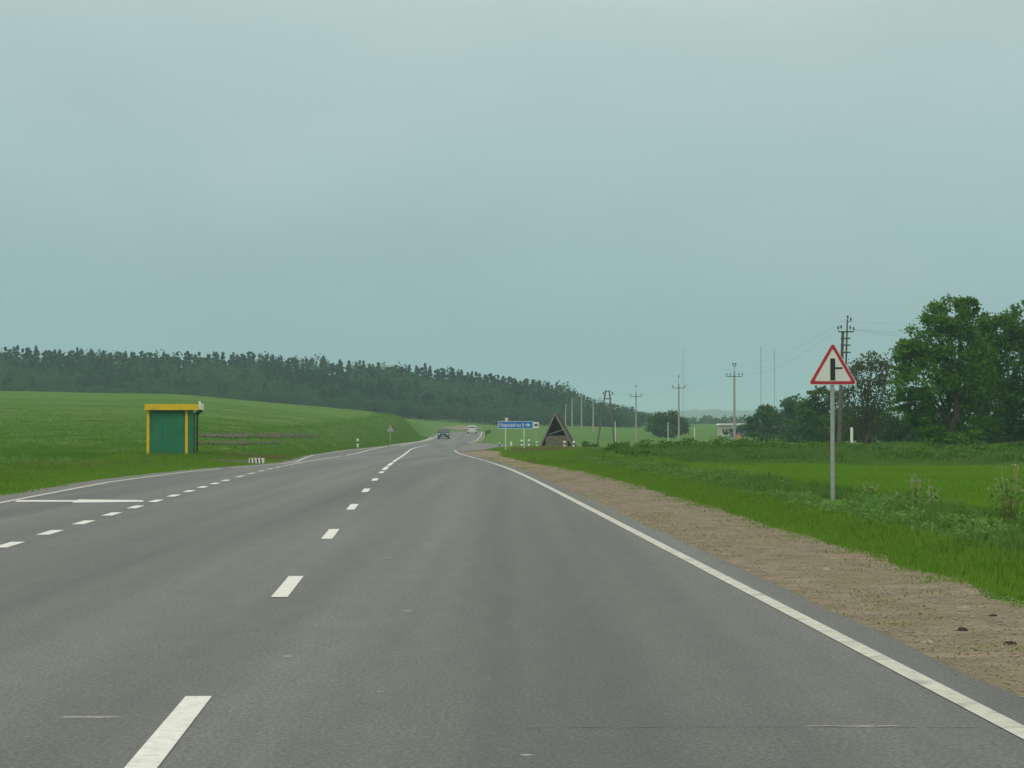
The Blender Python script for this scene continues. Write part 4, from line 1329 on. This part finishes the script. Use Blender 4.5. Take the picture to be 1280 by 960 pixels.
marker_post(661, 549.5, 561, 188, 'black and white post just right of the blue sign\'s right leg', .09)
marker_post(671, 552, 560, 188, 'black and white post at the left foot of the wooden shelter', .08)
marker_post(705.5, 551.5, 562, 186, 'black and white post in front of the wooden shelter\'s right side', .095)
marker_post(717, 551.5, 562, 186, 'black and white post at the right foot of the wooden shelter', .095)
marker_post(447, 548.5, 560, 196, 'black and white post on the left verge of the far road', .09, ((.5, .7),))
marker_post(639, 555, 559, 200, 'small plain white post top between the legs of the blue sign', .09, (), 'plain white posts')
marker_post(978, 551, 560, 118, 'short white post on the weedy bank left of the triangle sign', .04, (), 'plain white posts')
marker_post(1064.5, 535, 558, 122, 'thick pale concrete post behind the twin pole', .075, (), 'plain white posts')
marker_post(835, 528, 544, 300, 'thin pale post in front of the lone round tree', .05, (), 'plain white posts')
marker_post(868, 535, 559, 240, 'thin pale post between the second and third concrete power poles', .05, (), 'plain white posts')
marker_post(769, 527, 538, 330, 'thin pale post right of the wooden A-shaped pole', .05, (), 'plain white posts')
# yellow-orange gas marker at the foot of the nearest concrete pole
D = 262
x = (923 - 640) / F * D
r = empty('marker_plate', (x, D, g(x, D)), 'small orange marker plate at the foot of the nearest concrete power pole', 'marker')
h_ = P(0, 543.5, D).z - g(x, D)
m_ = MB(); m_.tube((0, .03, -.1), (0, .03, h_ - .05), .03, .03, 6); m_.build('post', M['galv'], r)
m_ = MB(); m_.box(-.22, .22, -.02, .0, h_ - .45, h_); m_.build('plate', M['orange'], r)

# ------------------------------------------------------------------ power poles
def insulator(parent, x, y, z, s=1.0):
    m_ = MB()
    m_.lathe([(.012, 0), (.012, .10), (.055, .10), (.06, .16), (.035, .17), (.055, .19), (.05, .25), (.02, .28)], (x, y, z), 8)
    for i, v in enumerate(m_.v):
        m_.v[i] = (x + (v[0] - x) * s, y + (v[1] - y) * s, z + (v[2] - z) * s)
    m_.build('insulator', M['insulator'], parent)
def concrete_pole(px, py_top, D, label, style=0, arm_w=2.0, arm_py=470, r0=.15, group='concrete power poles'):
    x = (px - 640) / F * D
    z0_ = g(x, D)
    H = P(px, py_top, D).z - z0_
    r = empty('power_pole', (x, D, z0_), label, 'power pole', group)
    m_ = MB(); m_.tube((0, 0, -.3), (0, 0, H - (.9 if style else .2)), r0, r0 * .62, 10)
    if style: m_.tube((0, 0, H - .9), (0, 0, H), .045, .03, 6)
    m_.build('pole', M['concrete'], r)
    if arm_w:
        az = P(px, arm_py, D).z - z0_
        m_ = MB(); m_.beam((-arm_w / 2, -.12, az), (arm_w / 2, -.12, az), .09, .09)
        m_.build('crossarm', M['steel_dark'], r)
        pos = (-arm_w * .48, -arm_w * .27, arm_w * .27, arm_w * .48) if style == 1 else (-arm_w * .47, arm_w * .47)
        for q in pos:
            insulator(r, q, -.12, az + .04, 1.4)
    if style == 1:
        m_ = MB(); m_.beam((-.25, -.05, H - .2), (.25, -.05, H - .2), .07, .07); m_.build('top_bracket', M['steel_dark'], r)
        insulator(r, -.16, -.05, H - .16, 1.6); insulator(r, .16, -.05, H - .16, 1.6)
    elif style == 2:
        insulator(r, 0, 0, H - .1, 1.6)
    return r, x, z0_, H
pA = concrete_pole(918, 456, 268, 'nearest concrete power pole, with four insulators on its crossarm, left of the hazy trees', 1, 2.1, 470.5, .19)
pB = concrete_pole(848.5, 472, 298, 'concrete power pole with a short upturned crossarm in front of the lone round tree', 2, 1.9, 485, .16)
pC = concrete_pole(795, 484, 338, 'concrete power pole between the wooden A-shaped pole and the lone round tree', 2, 1.9, 495.5, .17)
concrete_pole(741.5, 497, 470, 'bare distant pole, rightmost of four before the forest end', 0, 0, r0=.20)
concrete_pole(727, 491, 500, 'bare distant pole, tallest of four before the forest end', 0, 0, r0=.22)
concrete_pole(715, 497, 540, 'bare distant pole, second from the left of four before the forest end', 0, 0, r0=.22)
concrete_pole(707, 504, 580, 'bare distant pole, leftmost of four before the forest end', 0, 0, r0=.20)

# wooden A-shaped pole
D = 288.0
x = (759 - 640) / F * D
zb = g(x, D)
wp = empty('wooden_pole', (x, D, zb), 'dark wooden A-shaped power pole with two crossbars in front of the forest end', 'power pole')
def L(px, py):
    p = P(px, py, D)
    return Vector((p.x - x, 0, p.z - zb))
for a, b in (((757.2, 488), (746, 560)), ((761.6, 488), (768.5, 560))):
    ta, tb_ = L(*a), L(*b)
    dd = (tb_ - ta) * 1.12
    m_ = MB(); m_.tube(ta + dd, ta, .14, .10, 8); m_.build('leg', M['old_wood'], wp)
for py_, w_ in ((489, 3.2), (498.5, 5)):
    m_ = MB(); c_ = L(759.3, py_); hw = w_ * D / F
    m_.beam((c_.x - hw, -.12, c_.z), (c_.x + hw, -.12, c_.z), .12, .14); m_.build('crossbar', M['old_wood'], wp)
for px_, py_ in ((754.3, 493), (765.5, 493)):
    c_ = L(px_, py_)
    m_ = MB(); m_.beam((L(758, py_).x if px_ < 759 else L(761, py_).x, -.1, c_.z - .1), (c_.x, -.1, c_.z - .1), .04, .04); m_.build('bracket', M['steel_dark'], wp)
    insulator(wp, c_.x, -.1, c_.z - .1, 1.7)

# twin pole behind the triangle sign
D = 145.0
x = (1048 - 640) / F * D
zb = g(x, D)
tp = empty('twin_power_pole', (x, D, zb), 'tall leaning twin pole with many short crossarms and insulators, rising behind the triangle sign', 'power pole')
def L(px, py, dy=0):
    p = P(px, py, D)
    return Vector((p.x - x, dy, p.z - zb))
m_ = MB(); m_.tube(L(1047, 600), L(1053.6, 414), .17, .10, 10); m_.build('pole', M['old_wood'], tp)
m_ = MB(); m_.tube(L(1057.3, 462, .0), L(1059.2, 399, .0), .07, .055, 10); m_.build('spar', M['old_wood'], tp)
m_ = MB(); m_.beam(L(1051, 459, .0), L(1060, 459, .0), .09, .09); m_.build('crossarm', M['steel_dark'], tp)
for py_, a, b in ((414.8, 1047.5, 1066.5), (423, 1050.5, 1062.5), (431.5, 1050.5, 1062.5), (440.5, 1051, 1063)):
    m_ = MB(); m_.beam(L(a, py_, -.16), L(b, py_, -.16), .09, .09); m_.build('crossarm', M['steel_dark'], tp)
m_ = MB(); m_.beam(L(1059.4, 403, .2), L(1062.6, 401.5, .2), .05, .05); m_.build('crossarm', M['steel_dark'], tp)
for px_, py_ in ((1047.3, 413.6), (1051, 412.5), (1062.3, 413), (1066.7, 414.5), (1059.2, 400), (1063, 403)):
    c_ = L(px_, py_, -.16)
    insulator(tp, c_.x, c_.y, c_.z, 1.2)

# wires
def wire(a, b, sag, label, r=.006, n=14):
    r = r * .45
    a, b = Vector(a), Vector(b)
    m_ = MB()
    prev = a
    for i in range(1, n + 1):
        t = i / n
        p = a.lerp(b, t) - Vector((0, 0, sag * 4 * t * (1 - t)))
        m_.tube(prev, p, r, r, 4)
        prev = p
    tag(m_.build('power_wire', M['steel_dark']), label, 'wire', 'overhead power wires')
dR = 118.0
wire(P(1066.7, 412, 145), P(1460, 405, dR), .5, 'upper thin wire running right from the twin pole across the tree tops', .012)
wire(P(1062.5, 412, 145), P(1460, 428, dR), .5, 'lower thin wire running right from the twin pole across the big tree', .012)
wire(P(1063, 402, 145), P(1460, 385, dR), .5, 'topmost thin wire running right from the twin pole top', .008)
wire(P(1047.3, 411, 145), P(928, 468, 268), .9, 'thin wire from the twin pole to the nearest concrete pole crossarm', .010)
wire(P(1059, 398, 145), P(918, 456, 268), .9, 'thin wire from the twin pole top to the nearest concrete pole top', .010)
wire(P(909, 468.5, 268), P(857, 483, 298), .4, 'thin wire between the nearest and the second concrete poles', .010)
wire(P(841, 483, 298), P(802, 493, 338), .4, 'thin wire between the second and the third concrete poles', .010)
wire(P(788, 493, 338), P(765.5, 492, 288), .3, 'thin wire between the third concrete pole and the wooden pole', .010)

# radio masts far away
def mast(px, py_top, D, label, w=.5, lr=.07):
    x = (px - 640) / F * D
    z0_ = g(x, D)
    H = P(px, py_top, D).z - z0_
    r = empty('radio_mast', (x, D, z0_), label, 'radio mast', 'distant radio masts')
    m_ = MB()
    cs = [(w * math.cos(t) / 2, w * math.sin(t) / 2) for t in (0, 2.094, 4.189)]
    for a, b in cs: m_.tube((a, b, -.5), (a, b, H), lr, lr, 4)
    n = int(H / 2.2)
    for i in range(n):
        for k in range(3):
            a, b = cs[k], cs[(k + 1) % 3]
            m_.tube((a[0], a[1], H * i / n), (b[0], b[1], H * (i + 1) / n), lr * .5, lr * .5, 3)
    m_.build('lattice', M['mast'], r)
    m_ = MB()
    for k in range(3):
        t = k * 2.094 + .5
        m_.tube((0, 0, H * .75), (math.cos(t) * H * .45, math.sin(t) * H * .45, -.5), .03, .03, 3)
    m_.build('guy_wires', M['mast'], r)
mast(951, 432, 1300, 'tallest faint thin mast above the hazy trees, left of the pair', .45, .06)
mast(968, 436, 1300, 'faint thin mast above the hazy trees, right of the pair', .45, .06)
mast(854, 436, 1450, 'very faint thin mast right of the second concrete pole', .3, .04)

# ------------------------------------------------------------------ pale farm building
D = 425.0
x = (918 - 640) / F * D
zb = g(x, D)
fb = empty('farm_building', (x, D, zb - .1), 'low pale farm building with white roof edge, left of the hazy trees', 'building')
m = D / F
def LX(px): return (px - 918) * m
def LZ(py): return P(0, py, D).z - zb + .1
m_ = MB(); m_.box(LX(901), LX(916), 0, 7, -.3, LZ(532)); m_.build('wall', M['plaster'], fb)
m_ = MB(); m_.box(LX(916) + .01, LX(937), .6, 7, -.3, LZ(532)); m_.build('wall', M['wall_grey'], fb)
m_ = MB(); m_.prism_y([(LX(899), LZ(531.5)), (LX(938), LZ(531.5)), (LX(937), LZ(529)), (LX(901), LZ(529.5))], -.5, 7.5); m_.build('roof', M['roof_sheet'], fb)
m_ = MB(); m_.box(LX(914), LX(938), -.6, .55, LZ(535.2), LZ(534)); m_.build('canopy', M['roof_sheet'], fb)
for a in (903, 907, 911):
    m_ = MB(); m_.box(LX(a), LX(a + 2.4), -.04, -.005, LZ(541), LZ(536)); f_ = m_.build('window', M['window'], fb)
    m_ = MB(); m_.box(LX(a - .3), LX(a + 2.7), -.06, -.006, LZ(541.7), LZ(541.1)); m_.build('sill', M['roof_sheet'], f_)
for a in (919, 926, 932):
    m_ = MB(); m_.box(LX(a), LX(a + 3.4), .55, .595, LZ(542), LZ(537)); m_.build('window', M['window'], fb)

# ------------------------------------------------------------------ cars
def car(name, paint, label, x, D, away, kind):
    r = empty(name, (x, D, float(zr(D))), label, 'car', None, 0 if not away else math.pi)
    # side outline in (y, z); front of the car looks towards -y
    L_, W_ = 4.35, 1.74
    h = 1.62 if kind == 'van' else 1.45
    low = [(-2.15, .32), (-2.18, .55), (-2.05, .78), (-1.55, .92), (-1.0, 1.0), (2.0, 1.02), (2.15, .9), (2.17, .4), (2.0, .26), (-2.0, .24)]
    cab = [(-1.25, .96), (-.45, h - .08), (-.1, h), (1.55, h - .02), (1.85, h - .15), (2.08, .98)]
    def shell(mb, pts, w0, w1, zlo, zhi):
        n = len(pts)
        def ww(z): return w0 + (w1 - w0) * max(0, min(1, (z - zlo) / (zhi - zlo)))
        vs = [(-ww(z) / 2, y, z) for y, z in pts] + [(ww(z) / 2, y, z) for y, z in pts]
        mb.add(vs, [(i, (i + 1) % n, n + (i + 1) % n, n + i) for i in range(n)] + [tuple(range(n - 1, -1, -1)), tuple(range(n, 2 * n))])
    b = MB(); shell(b, low, W_, W_ * .96, .5, 1.0); shell(b, cab, W_ * .95, W_ * .72, .96, h)
    o = b.build('body', paint, r)
    bv = o.modifiers.new('bevel', 'BEVEL'); bv.width = .05; bv.segments = 2; bv.limit_method = 'ANGLE'
    def q4(name_, pts, mt):
        m_ = MB()
        n = len(pts)
        c = sum((Vector(p) for p in pts), Vector()) / n
        nn = (Vector(pts[1]) - Vector(pts[0])).cross(Vector(pts[2]) - Vector(pts[1])).normalized() * .02
        vs = [Vector(p) - nn for p in pts] + [Vector(p) + nn for p in pts]
        m_.add(vs, [(i, (i + 1) % n, n + (i + 1) % n, n + i) for i in range(n)] + [tuple(range(n - 1, -1, -1)), tuple(range(n, 2 * n))])
        return m_.build(name_, mt, r)
    q4('windscreen', [(-.74, -1.19, 1.02), (.74, -1.19, 1.02), (.61, -.52, h - .13), (-.61, -.52, h - .13)], M['glass'])
    q4('rear_window', [(.70, 2.06, 1.04), (-.70, 2.06, 1.04), (-.60, 1.89, h - .18), (.60, 1.89, h - .18)], M['glass'])
    for sx in (-1, 1):
        q4('side_window', [(sx * .82, -1.0, 1.03), (sx * .82, 1.75, 1.03), (sx * .66, 1.55, h - .14), (sx * .66, -.38, h - .14)], M['glass'])
        m_ = MB(); m_.box(sx * .66 - .15, sx * .66 + .15, -2.19, -2.06, .60, .76, .03); m_.build('headlight', M['lamp'], r)
        m_ = MB(); m_.box(sx * .74 - .09, sx * .74 + .09, 2.10, 2.20, .62, .90, .02); m_.build('tail_light', M['tail'], r)
        m_ = MB(); m_.box(sx * .92 - .08, sx * .92 + .08, -.98, -.86, .98, 1.10, .02); m_.build('mirror', paint, r)
        for yy in (-1.35, 1.35):
            m_ = MB()
            m_.tube((sx * .86, yy, .31), (sx * .66, yy, .31), .31, .31, 18)
            t_o = m_.build('wheel', M['tyre'], r)
            m_ = MB(); m_.tube((sx * .872, yy, .31), (sx * .80, yy, .31), .19, .19, 12); m_.build('rim', M['rim'], t_o)
    m_ = MB(); m_.box(-.84, .84, -2.22, -2.10, .26, .56, .05); m_.build('bumper', M['plastic'] if kind == 'van' else paint, r)
    m_ = MB(); m_.box(-.84, .84, 2.12, 2.22, .28, .56, .05); m_.build('bumper', M['plastic'] if kind == 'van' else paint, r)
    m_ = MB(); m_.box(-.40, .40, -2.205, -2.16, .60, .72); m_.build('grille', M['plastic'], r)
    for yy in (-2.225, 2.225):
        m_ = MB(); m_.box(-.26, .26, yy - .008, yy + .008, .38, .49); m_.build('number_plate', M['white_sheet'], r)
    return r
car('car', M['car_dark'], 'dark teal car coming towards the camera on the far road', (554.5 - 640) / F * 318, 318, False, 'van')
car('car', M['car_pale'], 'pale silver car driving away over the far crest of the road', (590.3 - 640) / F * 375, 375, True, 'hatch')
